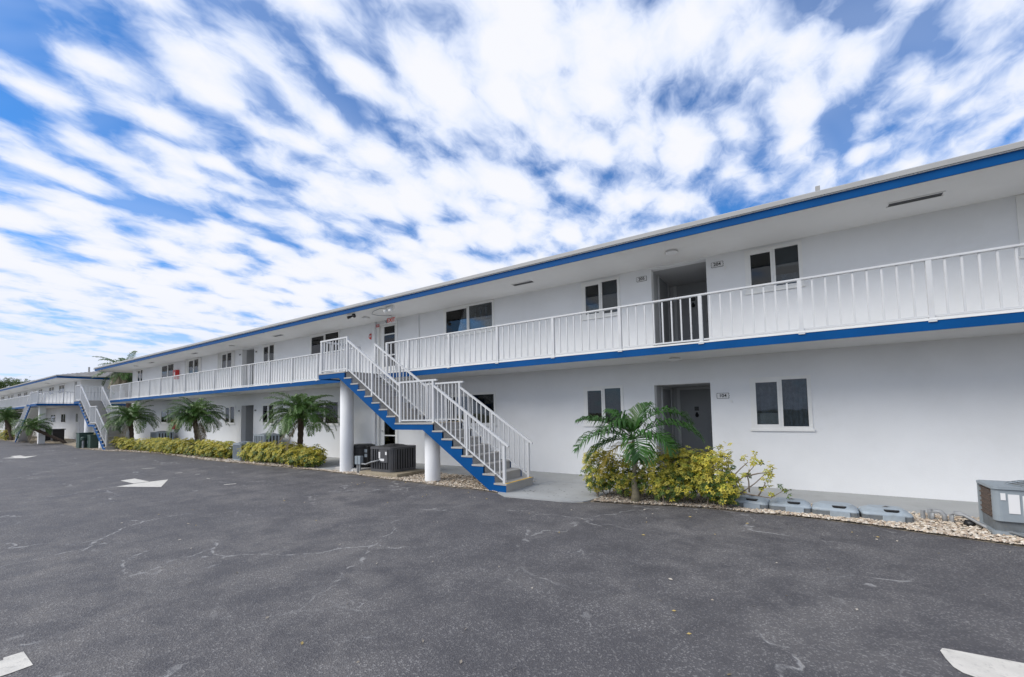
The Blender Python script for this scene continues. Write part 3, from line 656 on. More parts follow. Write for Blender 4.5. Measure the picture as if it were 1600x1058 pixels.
def ac_unit(name, x0, x1, y0, y1, z0, z1, body, lab, rr=.08, ribs=0.07, guard=True, corner=.06):
    r = root(name, ((x0+x1)/2, (y0+y1)/2, z0), lab, 'air conditioner', 'outdoor condenser units')
    mesh('coil', rprism(x0+.03, x1-.03, y0+.03, y1-.03, z0+.06, z1-.06, max(.02, rr-.03)), blackm, r)
    mesh('base_pan', rprism(x0, x1, y0, y1, z0, z0+.065, rr), body, r)
    tp = mesh('top_panel', rprism(x0-.006, x1+.006, y0-.006, y1+.006, z1-.055, z1, rr), body, r)
    out = lou_box(x0, x1, y0, y1, 0, 0, rr, 4)
    # vertical louvre ribs following the outline
    per = []
    for (a, b_), (c, d) in zip(out, out[1:]+out[:1]):
        L = math.hypot(c-a, d-b_); n = max(1, int(L/ribs))
        for k in range(n): per.append((a+(c-a)*k/n, b_+(d-b_)*k/n, math.atan2(d-b_, c-a)))
    for (x, y, a) in per:
        c, s_ = math.cos(a), math.sin(a); hw = ribs*.30
        P0 = [(x+c*u-s_*v, y+s_*u+c*v, z0+.0655) for u, v in ((-hw, .012), (-hw*.4, -.002), (hw*.4, -.002), (hw, .012))]
        mesh('louvre', MB().prism(P0, (0, 0, z1-z0-.1215)), body, r)
    if guard: 
        mesh('fan_well', MB().lathe([(min(x1-x0, y1-y0)*.40, 0), (min(x1-x0, y1-y0)*.40, .002)], ((x0+x1)/2, (y0+y1)/2, z1+.0005), 24), blackm, tp)
        fan_guard(tp, (x0+x1)/2, (y0+y1)/2, z1+.006, min(x1-x0, y1-y0)*.40, body)
    return r
# black round unit on its slab
tag(mesh('concrete_slab', MB().box(-11.15, -10.0, 7.55, 8.42, -.02, .09), padm, bevel=.015, loc=(-10.6, 8, 0)), 'grey concrete slab under the black round condenser', 'slab')
r = root('condenser_unit', (-10.45, 8.05, .09), 'black drum shaped air conditioner beside the taller round column', 'air conditioner', 'outdoor condenser units')
mesh('drum', MB().lathe([(.34, 0), (.35, .05), (.33, .055), (.33, .53), (.35, .535), (.352, .58), (.33, .61), (.24, .635)], (-10.52, 8.02, .0905), 36), blackm, r, False)
for k in range(12): mesh('guard_ring', MB().tube([(-10.52+.34*math.cos(a*math.pi/14), 8.02+.34*math.sin(a*math.pi/14), .17+k*.038) for a in range(29)], .006, 4, False), acdark, r)
for k in range(18):
    a = k*math.pi/9; mesh('guard_bar', MB().tube([(-10.52+.347*math.cos(a), 8.02+.347*math.sin(a), .14), (-10.52+.347*math.cos(a), 8.02+.347*math.sin(a), .63)], .006, 4), blackm, r)
mesh('control_box', MB().box(-10.28, -10.08, 7.86, 8.1, .13, .69), blackm, r, bevel=.01)
for zz in (.55, .42): mesh('sticker', MB().box(-10.26, -10.12, 7.852, 7.8595, zz-.04, zz+.05), acgrey, r)
# grey louvred unit on timber-coloured slab
tag(mesh('concrete_slab', MB().box(-9.75, -8.30, 7.32, 8.38, -.02, .085), wood, bevel=.012, loc=(-9, 7.8, 0)), 'tan weathered slab under the dark grey louvred condenser', 'slab')
r = ac_unit('condenser_unit', -9.55, -8.62, 7.46, 8.34, .0855, .72, acdark, 'dark grey louvred air conditioner with white stickers beneath the staircase', .14, .085)
mesh('access_panel', MB().box(-9.12, -8.78, 7.436, 7.4475, .33, .66), acdark, r)
for a, b_, c, d in ((-9.11, -9.05, .44, .60), (-8.86, -8.80, .53, .61), (-9.09, -8.90, .37, .43)): mesh('sticker', MB().box(a, b_, 7.428, 7.4355, c, d), label, r)
r = root('disconnect_box', (-9.93, 7.5, 0), 'light grey electrical disconnect box with conduit between the two condensers', 'electrical box')
mesh('case', MB().box(-10.05, -9.82, 7.40, 7.50, .24, .46), acgrey, r, bevel=.008); mesh('cover_seam', MB().box(-9.94, -9.932, 7.394, 7.3995, .245, .455), lidside, r)
for a in (-9.99, -9.90): mesh('support_post', MB().box(a-.018, a+.018, 7.43, 7.47, -.02, .239), pvc, r)
mesh('conduit', MB().tube([(-9.82, 7.44, .26), (-9.6, 7.40, .26), (-9.35, 7.38, .33), (-9.05, 7.40, .39)], .02, 8), pvc, r, True)
mesh('hose', MB().tube([(-10.05, 7.45, .3), (-10.16, 7.5, .36), (-10.22, 7.62, .3), (-10.15, 7.7, .2)], .014, 8), pvc, r, True)
mesh('data_plate', MB().box(-10.42, -10.30, 7.535, 7.5485, .0, .06), label, r)
# unit between the hedges, and two close to the wall behind the hedges
ac_unit('condenser_unit', -17.35, -16.75, 7.55, 8.15, -.01, .62, acgrey, 'light grey louvred air conditioner in the gap between the two hedges', .05, .075)
ac_unit('condenser_unit', -29.6, -28.6, 8.75, 9.5, .013, .84, acgrey, 'light grey air conditioner by the wall showing over the first long hedge', .05, .12)
ac_unit('condenser_unit', -18.35, -17.5, 8.75, 9.5, .013, .86, acgrey, 'light grey air conditioner by the wall showing over the shorter hedge', .05, .12)
# the unit at the right end: smooth panels over a rusty coil
r = root('condenser_unit', (2.3, 7.75, 0), 'pale grey panelled air conditioner with white data sheets near the ground pipes', 'air conditioner', 'outdoor condenser units')
mesh('base_pan', rprism(1.85, 2.80, 7.47, 8.02, -.02, .05, .06), acgrey, r)
mesh('cabinet', rprism(1.88, 2.78, 7.50, 7.99, .0505, .18, .06), lidside, r)
mesh('front_panel', rprism(1.87, 2.79, 7.46, 7.60, .17, .545, .06), acgrey, r, bevel=.006)
mesh('coil', MB().box(1.885, 2.76, 7.601, 7.96, .181, .535), coil, r)
for k in range(6): mesh('coil_slat', MB().box(1.872, 1.8845, 7.6015, 7.98, .20+k*.06, .212+k*.06), coil, r)
mesh('corner_post', MB().box(1.862, 1.90, 7.965, 8.0, .05, .545), acgrey, r)
tp = mesh('top_panel', rprism(1.85, 2.82, 7.44, 8.03, .5455, .575, .07), acgrey, r)
mesh('fan_well', MB().lathe([(.26, 0), (.24, .012)], (2.33, 7.73, .5755), 28), lidside, tp)
fan_guard(tp, 2.33, 7.73, .582, .275, acgrey, .05)
mesh('sticker', MB().box(1.925, 1.965, 7.4525, 7.4595, .42, .50), label, r)
mesh('data_sheet', MB().box(1.985, 2.075, 7.4525, 7.4595, .27, .49), label, r); mesh('data_sheet', MB().box(2.10, 2.175, 7.4525, 7.4595, .25, .48), label, r)
# hard plastic lids over buried valves
for i, x in enumerate((-.72, -.19, .36, .91)):
    lab = ['grey plastic ground box half under the yellow shrub', 'grey plastic ground box second from the yellow shrub, dead leaf on top', 'grey plastic ground box third from the yellow shrub', 'grey plastic ground box beside the bent ground pipes'][i]
    y = 7.86+.01*math.sin(i*2.3); rz = R_((-4, 3, -2, 5)[i])
    r = root('plastic_box', (x, y, 0), lab, 'ground box', 'grey ground boxes along the walkway')
    bm_ = MB(); o1 = lou_box(-.27, .27, -.20, .20, 0, 0, .06, 3); o2 = lou_box(-.255, .255, -.185, .185, 0, 0, .07, 3); o3 = lou_box(-.17, .19, -.10, .13, 0, 0, .08, 3); n = len(o1)
    for o_, z in ((o1, -.02), (o1, .085), (o2, .11), (o3, .155)): bm_.v += [(x+a, y+b_, z) for a, b_ in o_]
    for L in range(3): bm_.f += [(L*n+k, L*n+(k+1) % n, (L+1)*n+(k+1) % n, (L+1)*n+k) for k in range(n)]
    bm_.f.append(tuple(range(3*n, 4*n)))
    mesh('shell', bm_, lidm, r, False)
    sk = MB(); sk.v = [(x+a*1.012, y+b_*1.012, z) for z in (-.02, .074) for a, b_ in o1]; sk.f = [(k, (k+1) % n, n+(k+1) % n, n+k) for k in range(n)]; mesh('skirt', sk, lidside, r)
    mesh('grip_recess', MB().prism([(x+a, y+b_, .10) for a, b_ in lou_box(-.03, .13, -.17, -.09, 0, 0, .03, 3)], (0, 0, .046)), blackm, r)
    mesh('front_lug', MB().prism([(x+a, y+b_, .0) for a, b_ in lou_box(-.06, .17, -.225, -.19, 0, 0, .012, 3)], (0, 0, .08)), lidm, r)
    if i in (0, 1, 3): mesh('dead_leaf', MB().poly([(x-.02, y+.02, .159), (x+.03, y+.0, .168), (x+.07, y+.03, .159), (x+.03, y+.05, .164)]), barkm, r)
    r.rotation_euler.z = rz
# bent grey pipes coming out of the gravel
r = root('ground_pipes', (1.5, 7.95, 0), 'cluster of bent grey pipes rising from the gravel beside the pale grey condenser', 'pipes')
for x, y, h in ((1.34, 8.08, .12), (1.41, 8.06, .15)): mesh('stub', MB().tube([(x, y, -.03), (x, y, h)], .026, 10), pvc, r)
mesh('elbow', MB().tube([(1.42, 8.03, -.03), (1.42, 8.03, .10), (1.45, 8.02, .135), (1.50, 8.0, .13), (1.535, 7.99, .09), (1.54, 7.99, -.02)], .028, 10), pvc, r, True)
mesh('elbow', MB().tube([(1.60, 7.97, -.03), (1.60, 7.97, .10), (1.63, 7.96, .14), (1.68, 7.94, .14), (1.80, 7.84, .06), (1.93, 7.70, .0)], .024, 10), pvc, r, True)
mesh('long_pipe', MB().tube([(1.62, 7.90, .13), (1.70, 7.88, .13), (1.86, 7.72, .03), (2.2, 7.38, .02), (2.9, 7.36, .03)], .02, 10), pvc, r, True)
mesh('valve', MB().tube([(1.70, 7.87, .045), (1.77, 7.82, .03)], [.035, .045], 10), blackm, r, True)
mesh('hose', MB().tube([(1.85, 7.55, .0), (2.0, 7.48, .05), (2.1, 7.42, .02), (2.25, 7.45, .05), (2.5, 7.40, .02)], .022, 8), lidside, r, True)
# ------------------------------------------------------------------ left building
LY, LE = 8.85, 7.4
lb = root('apartment_building', (-60, LY, 0), 'farther white two storey block with hipped shingle roof beyond the end of the long block', 'building')
LU = [(-76.6, -74.8), (-72.7, -71.4), (-70.8, -69.6), (-67.3, -65.6), (-64.1, -62.5), (-60.0, -58.7), (-57.6, -56.2), (-53.7, -52.0), (-50.3, -48.6)]
LL = [(-56.5, -55), (-52.7, -51.2), (-49.3, -48.0), (-45.0, -44.4)]
hs = [(a, b_, 3.78, 4.42) for a, b_ in LU] + [(-45.8, -45.1, 2.77, 4.5)]
mesh('upper_wall', wall_grid([-90, -44] + [v for h in hs for v in h[:2]], [2.6, 4.6] + [v for h in hs for v in h[2:]], hs, LY, LY+.2), white, lb)
hs2 = [(a, b_, 1.43, 2.08) for a, b_ in LL]
mesh('lower_wall', wall_grid([-90, -44] + [v for h in hs2 for v in h[:2]], [0, 2.6] + [v for h in hs2 for v in h[2:]], hs2, LY, LY+.2), white, lb)
def far_window(par, a, b_, z0, z1, y):
    mb = MB().box(a-.06, a+.03, y-.03, y+.06, z0-.06, z1+.06); mb.box(b_-.03, b_+.06, y-.03, y+.06, z0-.06, z1+.06); mb.box(a+.031, b_-.031, y-.03, y+.06, z1-.02, z1+.06); mb.box(a+.031, b_-.031, y-.03, y+.06, z0-.06, z0+.02); xm = (a+b_)/2
    mb.box(xm-.04, xm+.04, y-.022, y+.05, z0+.021, z1-.021)
    f = mesh('window', mb, trim, par)
    for p0, p1 in ((a+.03, xm-.04), (xm+.04, b_-.03)): mesh('pane', MB().box(p0, p1, y-.016, y-.008, z0+.02, z1-.02), glass, f)
for a, b_ in LU: far_window(lb, a, b_, 3.78, 4.42, LY)
for a, b_ in LL: far_window(lb, a, b_, 1.43, 2.08, LY)
d = mesh('door', MB().box(-45.8, -45.1, LY+.05, LY+.09, 2.77, 4.5), greydoor, lb); mesh('handle', MB().tube([(-45.2, LY+.05, 3.7), (-45.2, LY-.02, 3.7)], .03, 8), roofmetal, d)
hs3 = [(11.3, 12.6, 3.7, 4.35)]
mb = wall_grid([LY, 20] + [11.3, 12.6], [0, 4.6, 3.7, 4.35], hs3, -44.0, -44.2); mb.v = [(y, x, z) for x, y, z in mb.v]
mesh('end_wall', mb, white, lb)
f = mesh('window', MB().box(-44.06, -43.97, 11.24, 12.66, 3.64, 3.72).box(-44.06, -43.97, 11.24, 12.66, 4.33, 4.41).box(-44.06, -43.97, 11.24, 11.33, 3.721, 4.329).box(-44.06, -43.97, 12.57, 12.66, 3.721, 4.329), trim, lb); mesh('pane', MB().box(-44.05, -44.04, 11.33, 12.57, 3.72, 4.33), glass, f)
mesh('room_partition', MB().box(-90, -44.3, 11, 11.1, 0, 4.6), darkin, lb)
mesh('balcony_slab', MB().box(-90, -42.55, LE-.3, LY+.15, 2.61, 2.74), soffitm, lb); mesh('balcony_edge_board', MB().box(-90, -46.0, LE-.325, LE-.301, 2.60, 2.735), bluem, lb)
mesh('side_slab', MB().box(-45.6, -42.56, 6.45, LE-.302, 2.61, 2.739), soffitm, lb)
mesh('side_walk_slab', MB().box(-43.99, -42.56, LY+.151, 16, 2.61, 2.738), soffitm, lb)
mesh('side_edge_board', MB().box(-42.549, -42.52, 6.42, 16, 2.60, 2.735), bluem, lb); mesh('front_edge_board', MB().box(-45.6, -42.55, 6.425, 6.449, 2.60, 2.735), bluem, lb)
mesh('roof_soffit', MB().box(-90, -42.9, LE+.02, 20, 4.56, 4.59), soffitm, lb)
mesh('roof_fascia', MB().box(-90, -42.88, LE-.005, LE+.019, 4.55, 4.68), bluem, lb); mesh('end_fascia', MB().box(-42.899, -42.876, LE+.0195, 20, 4.551, 4.68), bluem, lb)
mesh('roof_edge', MB().box(-90, -42.84, LE-.05, LE+.05, 4.681, 4.76).box(-42.93, -42.83, LE+.0501, 20, 4.681, 4.759), roofmetal, lb)
rm = MB().poly([(-90, LE, 4.761), (-42.9, LE, 4.761), (-48.9, 13.6, 6.15), (-90, 13.6, 6.15)]).poly([(-42.9, LE, 4.761), (-42.9, 19.8, 4.761), (-48.9, 13.6, 6.15)]).poly([(-42.9, 19.8, 4.761), (-90, 19.8, 4.761), (-90, 13.6, 6.15), (-48.9, 13.6, 6.15)])
rf = mesh('roof', rm, shingle, lb)
# shingle courses on the visible hip end
for k in range(1, 22):
    u = k/22; x = -42.9-6*u; mesh('shingle_course', MB().prism([(x, LE+6.2*u+.02, 4.764+1.389*u), (x, 19.8-6.2*u-.02, 4.764+1.389*u), (x-.05, 19.8-6.2*u-.05, 4.80+1.389*u), (x-.05, LE+6.2*u+.05, 4.80+1.389*u)], (-.05, 0, -.02)), shingle, rf)
mesh('vent_pipe', MB().tube([(-46.6, 9.8, 5.2), (-46.6, 9.8, 5.75)], .06, 10), roofmetal, rf)
for x, q in ((-73, 'outermost'), (-66, 'second outermost'), (-58, 'middle'), (-50, 'innermost')): ceiling_lamp(x, 8.1, 4.56, q+' round ceiling lamp under the eaves of the farther block', .16)
cl_ = mesh('column', MB().box(-43.95, -43.62, 6.75, 7.08, 0, 2.60), white, lb, bevel=.02)
# railings of the far building
def far_rail(pts, lab, z=2.74, h=.84):
    r = root('balcony_railing', (*pts[0], z), lab, 'railing')
    tr_, bb, pp = MB(), MB(), MB()
    for (a, b_), (c, d) in zip(pts[:-1], pts[1:]):
        L = math.hypot(c-a, d-b_); n = max(1, int(L/.17)); ux, uy = (c-a)/L, (d-b_)/L
        nx, ny = -uy*.03, ux*.03
        for zz, m_ in ((z+h-.04, tr_), (z+.03, bb)): m_.prism([(a-nx, b_-ny, zz), (c-nx, d-ny, zz), (c+nx, d+ny, zz), (a+nx, b_+ny, zz)], (0, 0, .04))
        for k in range(n+1):
            x, y = a+(c-a)*k/n, b_+(d-b_)*k/n; s_ = .03 if k % 9 == 0 else .012
            pp.box(x-s_, x+s_, y-s_, y+s_, z, z+h-.041)
    mesh('top_rail', tr_, railm, r); mesh('bottom_rail', bb, railm, r); tag(mesh('balusters', pp, railm, r), kind='stuff')
far_rail([(-45.55, LE-.27), (-90, LE-.27)], 'white railing along the balcony of the farther block')
far_rail([(-42.6, 15.5), (-42.6, 6.50), (-44.3, 6.50)], 'white railing round the balcony end of the farther block')
# mirrored far staircase, seen from its underside
def far_stair():
    r = root('staircase', (-48, 6.9, 0), 'far staircase descending away from the balcony end of the farther block', 'staircase', 'outdoor staircases')
    x0, z0, n, g, y0, y1 = -44.4, 2.74, 16, .30, 6.42, 7.08
    pr = []
    for i in range(n): x = x0-i*g; z = z0-i*.17; pr += [(x, z), (x-g, z)]
    up = [(x, z-.02) for x, z in pr] + [(x0-n*g, 0)]
    poly_ = up + [(x0-n*g+.12, 0), (x0, z0-.19)]
    for y in (y0, y1): mesh('stringer', MB().prism([(x, y, z) for x, z in poly_], (0, .05, 0)), bluem, r)
    for i in range(n): mesh('tread', MB().box(x0-(i+1)*g-.01, x0-i*g, y0-.01, y1+.06, z0-i*.17-.05, z0-i*.17-.001 if i else z0-.004), treadm, r)
    mesh('soffit', MB().prism([(x0, y0+.051, z0-.30), (x0-n*g+.35, y0+.051, .02), (x0-n*g+.35, y0+.051, .06), (x0, y0+.051, z0-.26)], (0, y1-y0-.052, 0)), soffitm, r)
    for y in (y0+.04, y1-.0):
        t_ = MB(); a, b_ = (x0, y, z0+.84), (x0-n*g, y, .95); q, d = bar(a, b_, .05, .05); t_.prism(q, d); q, d = bar((x0, y, z0+.1), (x0-n*g, y, .2), .04, .03); t_.prism(q, d)
        rl = mesh('railing', t_, railm, r)
        for k in range(0, 33):
            u = k/32; s_ = .03 if k in (0, 32) else .012; x = x0-n*g*u; mesh('baluster', MB().box(x-s_, x+s_, y-s_, y+s_, z0+(.1-z0)*u+.05, z0+.84+(.95-z0-.84)*u), railm, rl)
far_stair()

# ------------------------------------------------------------------ green utility boxes by the second staircase
for x, y, wd, h, lab, m_ in [(-34.35, 7.15, .62, .80, 'tall dark green utility cabinet by the second staircase', greenbox), (-33.45, 7.42, .6, .68, 'squat dark green utility cabinet against the second staircase', greenbox), (-34.1, 8.3, .7, 1.15, 'grey green meter cabinet under the second staircase', acgrey)]:
    r = root('utility_cabinet', (x, y, 0), lab, 'utility box', 'utility cabinets')
    mesh('case', MB().box(x-wd/2, x+wd/2, y-.3, y+.3, -.02, h), m_, r, bevel=.02); mesh('lid', MB().box(x-wd/2-.02, x+wd/2+.02, y-.32, y+.32, h+.0005, h+.05), m_, r, bevel=.01)
    mesh('hinge', MB().box(x-wd/2+.08, x-wd/2+.14, y-.312, y-.3005, h*.35, h*.6), acgrey, r)
r = root('standpipe', (-33.85, 6.98, 0), 'short pale green standpipe before the green utility cabinets', 'standpipe')
mesh('pipe', MB().tube([(-33.85, 6.98, -.02), (-33.85, 6.98, .42)], .05, 10), pvc, r); mesh('cap', MB().lathe([(.09, .42), (.11, .44), (.11, .58), (.06, .62)], (-33.85, 6.98, 0), 14), greenbox, r)
r = root('waste_bin', (-47.2, 7.6, .1), 'dark waste bin under the balcony end of the farther block', 'bin', 'bins under the far balcony')
mesh('body', MB().prism([(-47.5, 7.3, .1), (-46.9, 7.3, .1), (-46.9, 7.9, .1), (-47.5, 7.9, .1)], (0, 0, .8)), blackm, r, bevel=.03); mesh('lid', MB().box(-47.55, -46.85, 7.25, 7.95, .905, .97), blackm, r, bevel=.02)
r = root('waste_bin', (-44.9, 7.9, .12), 'dark waste bin behind the square white column', 'bin', 'bins under the far balcony')
mesh('body', MB().box(-45.2, -44.6, 7.6, 8.2, .12, .9), blackm, r, bevel=.03); mesh('lid', MB().box(-45.25, -44.55, 7.55, 8.25, .905, .97), blackm, r, bevel=.02)

# ------------------------------------------------------------------ foliage
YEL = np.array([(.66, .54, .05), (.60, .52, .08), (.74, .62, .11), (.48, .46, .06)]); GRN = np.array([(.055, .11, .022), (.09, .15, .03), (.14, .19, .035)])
def rosettes(cent, nrm, size, nl, yel, rs):
    """star shaped whorls of leaflets; returns (MB, per-vertex tint)"""
    v, f, tint = [], [], []
    N = len(cent)
    for i in range(N):
        c = cent[i]; n = nrm[i]/np.linalg.norm(nrm[i]); a = np.cross(n, (0.31, .2, .93)); a /= np.linalg.norm(a)+1e-9; b_ = np.cross(n, a)
        k = nl+rs.randint(-1, 2); ph = rs.rand()*6.28; sz = size*(.7+.6*rs.rand()); isy = rs.rand() < yel[i]
        col0 = (YEL[rs.randint(4)] if isy else GRN[rs.randint(3)])*(.8+.4*rs.rand())
        for j in range(k):
            an = ph+6.2832*j/k+rs.randn()*.12; d = a*math.cos(an)+b_*math.sin(an); s_ = -a*math.sin(an)+b_*math.cos(an)
            dr = .25+.5*rs.rand(); d2 = d*(1-.25*dr)-n*dr*.8+n*.25; L = sz*(.8+.4*rs.rand()); wd = L*.21
            m0 = len(v); base = c+d*L*.12
            mid_ = base+(d*.62+n*.12)*L*.55; tip = base+d2*L
            v += [base, mid_+s_*wd-n*wd*.25, tip, mid_-s_*wd-n*wd*.25, mid_]
            f += [(m0, m0+1, m0+4), (m0+1, m0+2, m0+4), (m0, m0+4, m0+3), (m0+4, m0+2, m0+3)]
            cc = col0*(.85+.3*rs.rand()); cm_ = cc*.45+GRN[1]*.55 if isy else cc
            tint += [cm_, cc, cc, cc, cm_]
    mb = MB(); mb.v = v; mb.f = f; return mb, np.array(tint)
def shrub(name, base, blobs, n, size, lab, cat='shrub', group=None, seed=1, yellow=.86, extra=None, nl=7, stems=14):
    """blobs: (cx,cy,cz,rx,ry,rz) ellipsoids in world coordinates"""
    rs = np.random.RandomState(seed); r = root(name, base, lab, cat, group)
    vol = np.array([b_[3]*b_[4]*b_[5] for b_ in blobs])**.7; vol /= vol.sum()
    C, N = [], []
    while len(C) < n:
        b_ = blobs[rs.choice(len(blobs), p=vol)]; d = rs.randn(3); d /= np.linalg.norm(d)
        rad = .45+.6*rs.rand()**.6; bump = 1+.18*math.sin(d[0]*5+b_[0]*9)*math.cos(d[1]*4+d[2]*6)
        p_ = np.array(b_[:3])+d*np.array(b_[3:])*rad*bump
        if p_[2] < .06: continue
        nn = d/np.array(b_[3:]); nn /= np.linalg.norm(nn); nn = nn*.6+np.array((0, -.25, .75))+rs.randn(3)*.3
        C.append(p_); N.append(nn)
    if extra is not None:
        for (x, y, z, rr, k) in extra:
            for _ in range(k): C.append(np.array((x, y, z))+rs.randn(3)*rr); N.append(np.array((0, -.3, .8))+rs.randn(3)*.5)
    C = np.array(C); N = np.array(N); zt = C[:, 2].max()
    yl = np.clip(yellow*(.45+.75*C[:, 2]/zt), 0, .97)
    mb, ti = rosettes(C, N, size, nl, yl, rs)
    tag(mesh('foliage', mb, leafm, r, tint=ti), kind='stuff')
    for k in range(stems):
        b_ = blobs[k % len(blobs)]; q = np.array(b_[:3])+np.array(b_[3:])*rs.uniform(-.8, .8, 3); q[2] = max(q[2], .2)
        s0 = np.array((b_[0]+rs.randn()*b_[3]*.2, b_[1]+rs.randn()*.08, -.02)); m1 = s0*.5+q*.5+np.array((rs.randn()*.05, rs.randn()*.05, .06))
        mesh('stem', MB().tube([s0, m1, q], [.014, .010, .005], 5), twigm, r)
    return r
shr = 'yellow variegated shrubs along the block'
# near shrub round the palm, with a straggling spray of bare twigs to the right
ex = [(-.70, 7.6, .76, .06, 9), (-.62, 7.6, .70, .06, 9), (-.41, 7.6, .62, .055, 14), (-.25, 7.6, .34, .035, 7), (-.75, 7.6, .55, .035, 5), (-.47, 7.6, .44, .05, 8), (-.52, 7.6, .34, .03, 5), (-.40, 7.6, .25, .02, 3), (-.98, 7.6, .90, .08, 12), (-.86, 7.62, .42, .07, 9)]
r = shrub('yellow_shrub', (-2, 7.6, 0), [(-3.1, 7.55, .48, .34, .32, .40), (-2.62, 7.6, .42, .32, .32, .38), (-2.05, 7.68, .52, .34, .35, .38), (-1.62, 7.7, .55, .34, .36, .38), (-1.25, 7.68, .50, .34, .34, .40), (-1.0, 7.62, .30, .22, .28, .26), (-1.9, 7.5, .28, .5, .2, .2)], 3600, .05,
          'loose yellow variegated shrub round the lone green palm, with straggling bare twigs', group=shr, seed=3, extra=ex, stems=26)
for pts in [[(-1.1, 7.65, .15), (-.95, 7.63, .45), (-.8, 7.61, .62), (-.70, 7.6, .72)], [(-1.05, 7.62, .2), (-.85, 7.61, .42), (-.72, 7.6, .54), (-.62, 7.6, .66)], [(-.74, 7.6, .50), (-.62, 7.6, .54), (-.55, 7.6, .56), (-.43, 7.6, .58)], [(-.7, 7.61, .26), (-.7, 7.6, .42), (-.72, 7.6, .53)],
            [(-1.0, 7.63, .15), (-.8, 7.61, .25), (-.62, 7.6, .40), (-.47, 7.6, .56)], [(-1.0, 7.6, .18), (-.75, 7.6, .235), (-.57, 7.6, .215), (-.42, 7.6, .20), (-.27, 7.6, .31)], [(-.58, 7.6, .22), (-.52, 7.6, .32), (-.48, 7.6, .42)]]:
    mesh('stem', MB().tube(pts, [.013, .011, .009, .006, .005][:len(pts)], 6), twigm, r, True)
def hedge_blobs(x0, x1, y, h, dep, rs):
    out = []; x = x0+.35
    while x < x1-.2:
        out.append((x, y+rs.uniform(-.05, .08), h*rs.uniform(.42, .52), .52, dep, h*rs.uniform(.46, .56))); x += rs.uniform(.5, .7)
    return out
rh = np.random.RandomState(5)
for x0, x1, y, h, n, lab, sd_ in [(-31.6, -27.6, 7.6, .66, 900, 'small yellow variegated hedge clump at the foot of the second staircase', 21), (-27.5, -20.6, 7.75, .68, 2000, 'longest yellow variegated hedge clump below the red wall cabinet', 22), (-20.5, -17.75, 7.7, .70, 1000, 'yellow variegated hedge clump between the longest clump and the light grey condenser', 23),
                                 (-16.6, -13.6, 7.75, .72, 1300, 'yellow variegated hedge clump between the light grey condenser and the rounded clump', 24), (-13.5, -11.75, 7.62, .62, 1100, 'rounded yellow variegated hedge clump next to the tall round column', 25)]:
    shrub('yellow_shrub', ((x0+x1)/2, y, 0), hedge_blobs(x0, x1, y, h, .36, rh), n, .088, lab, group=shr, seed=sd_, nl=6, stems=8)
shrub('yellow_shrub', (-35.2, 7.9, 0), [(-35.3, 7.9, .42, .45, .35, .42), (-35.8, 8.0, .3, .35, .3, .3)], 130, .11, 'sparse pale shrub beside the green utility cabinets', group=shr, seed=31, nl=6)
shrub('yellow_shrub', (-55.5, 6.9, 0), [(-55.5, 6.9, .4, .9, .5, .5), (-57, 7, .4, .9, .5, .5), (-59, 7, .4, 1.2, .5, .5)], 260, .14, 'far yellow shrub under the cluster of palms by the farther block', group=shr, seed=32, nl=6)

PALMG = np.array([(.065, .135, .028), (.085, .165, .038), (.12, .20, .055), (.045, .10, .02)])
def frond(par, base, az, el, L, droop, npair, lw, ll, rs, colr=None, vee=.35, twist=0.):
    """one feather frond: arching midrib with paired leaflets"""
    d0 = np.array((math.cos(az)*math.cos(el), math.sin(az)*math.cos(el), math.sin(el))); pts = [np.array(base, float)]; n = 12; e = el
    for k in range(n):
        u = (k+.5)/n; e = el-droop*u**1.25
        pts.append(pts[-1]+np.array((math.cos(az)*math.cos(e), math.sin(az)*math.cos(e), math.sin(e)))*L/n)
    mb = MB(); mb.tube([tuple(p_) for p_ in pts], [.011*(1-.85*i/n) for i in range(n+1)], 4, False)
    base_c = (PALMG[rs.randint(4)] if colr is None else np.array(colr))*(.8+.4*rs.rand())
    tint = [base_c*1.25]*len(mb.v)
    side0 = np.array((-math.sin(az), math.cos(az), 0.))
    for j in range(npair):
        u = .16+.84*j/npair; x = u*n; i = min(int(x), n-1); p_ = pts[i]+(pts[i+1]-pts[i])*(x-i); t_ = pts[i+1]-pts[i]; t_ /= np.linalg.norm(t_); nn = np.cross(t_, side0); nn = nn if nn[2] > 0 else -nn
        le = ll*(math.sin(math.pi*min(1, .15+.85*u))**.6)*(.85+.3*rs.rand())+.02
        for sg in (-1, 1):
            dd = side0*sg*math.cos(vee)+nn*math.sin(vee)*(.6+.5*rs.rand())+t_*(.55+.35*u)+rs.randn(3)*.11; dd /= np.linalg.norm(dd)
            m_ = p_+dd*le*.55; tp_ = p_+dd*le*.9-np.array((0, 0, le*(.28+.25*rs.rand()))); wv = np.cross(dd, nn); wv /= np.linalg.norm(wv)+1e-9; wv = wv*lw/2
            k0 = len(mb.v); mb.v += [tuple(q) for q in (p_-wv*.4, p_+wv*.4, m_+wv, tp_, m_-wv)]; mb.f += [(k0, k0+1, k0+2, k0+4), (k0+4, k0+2, k0+3)]
            cc = base_c*(.8+.45*rs.rand()); tint += [cc, cc, cc, cc*1.15, cc]
    return mesh('frond', mb, palmm, par, tint=np.array(tint))
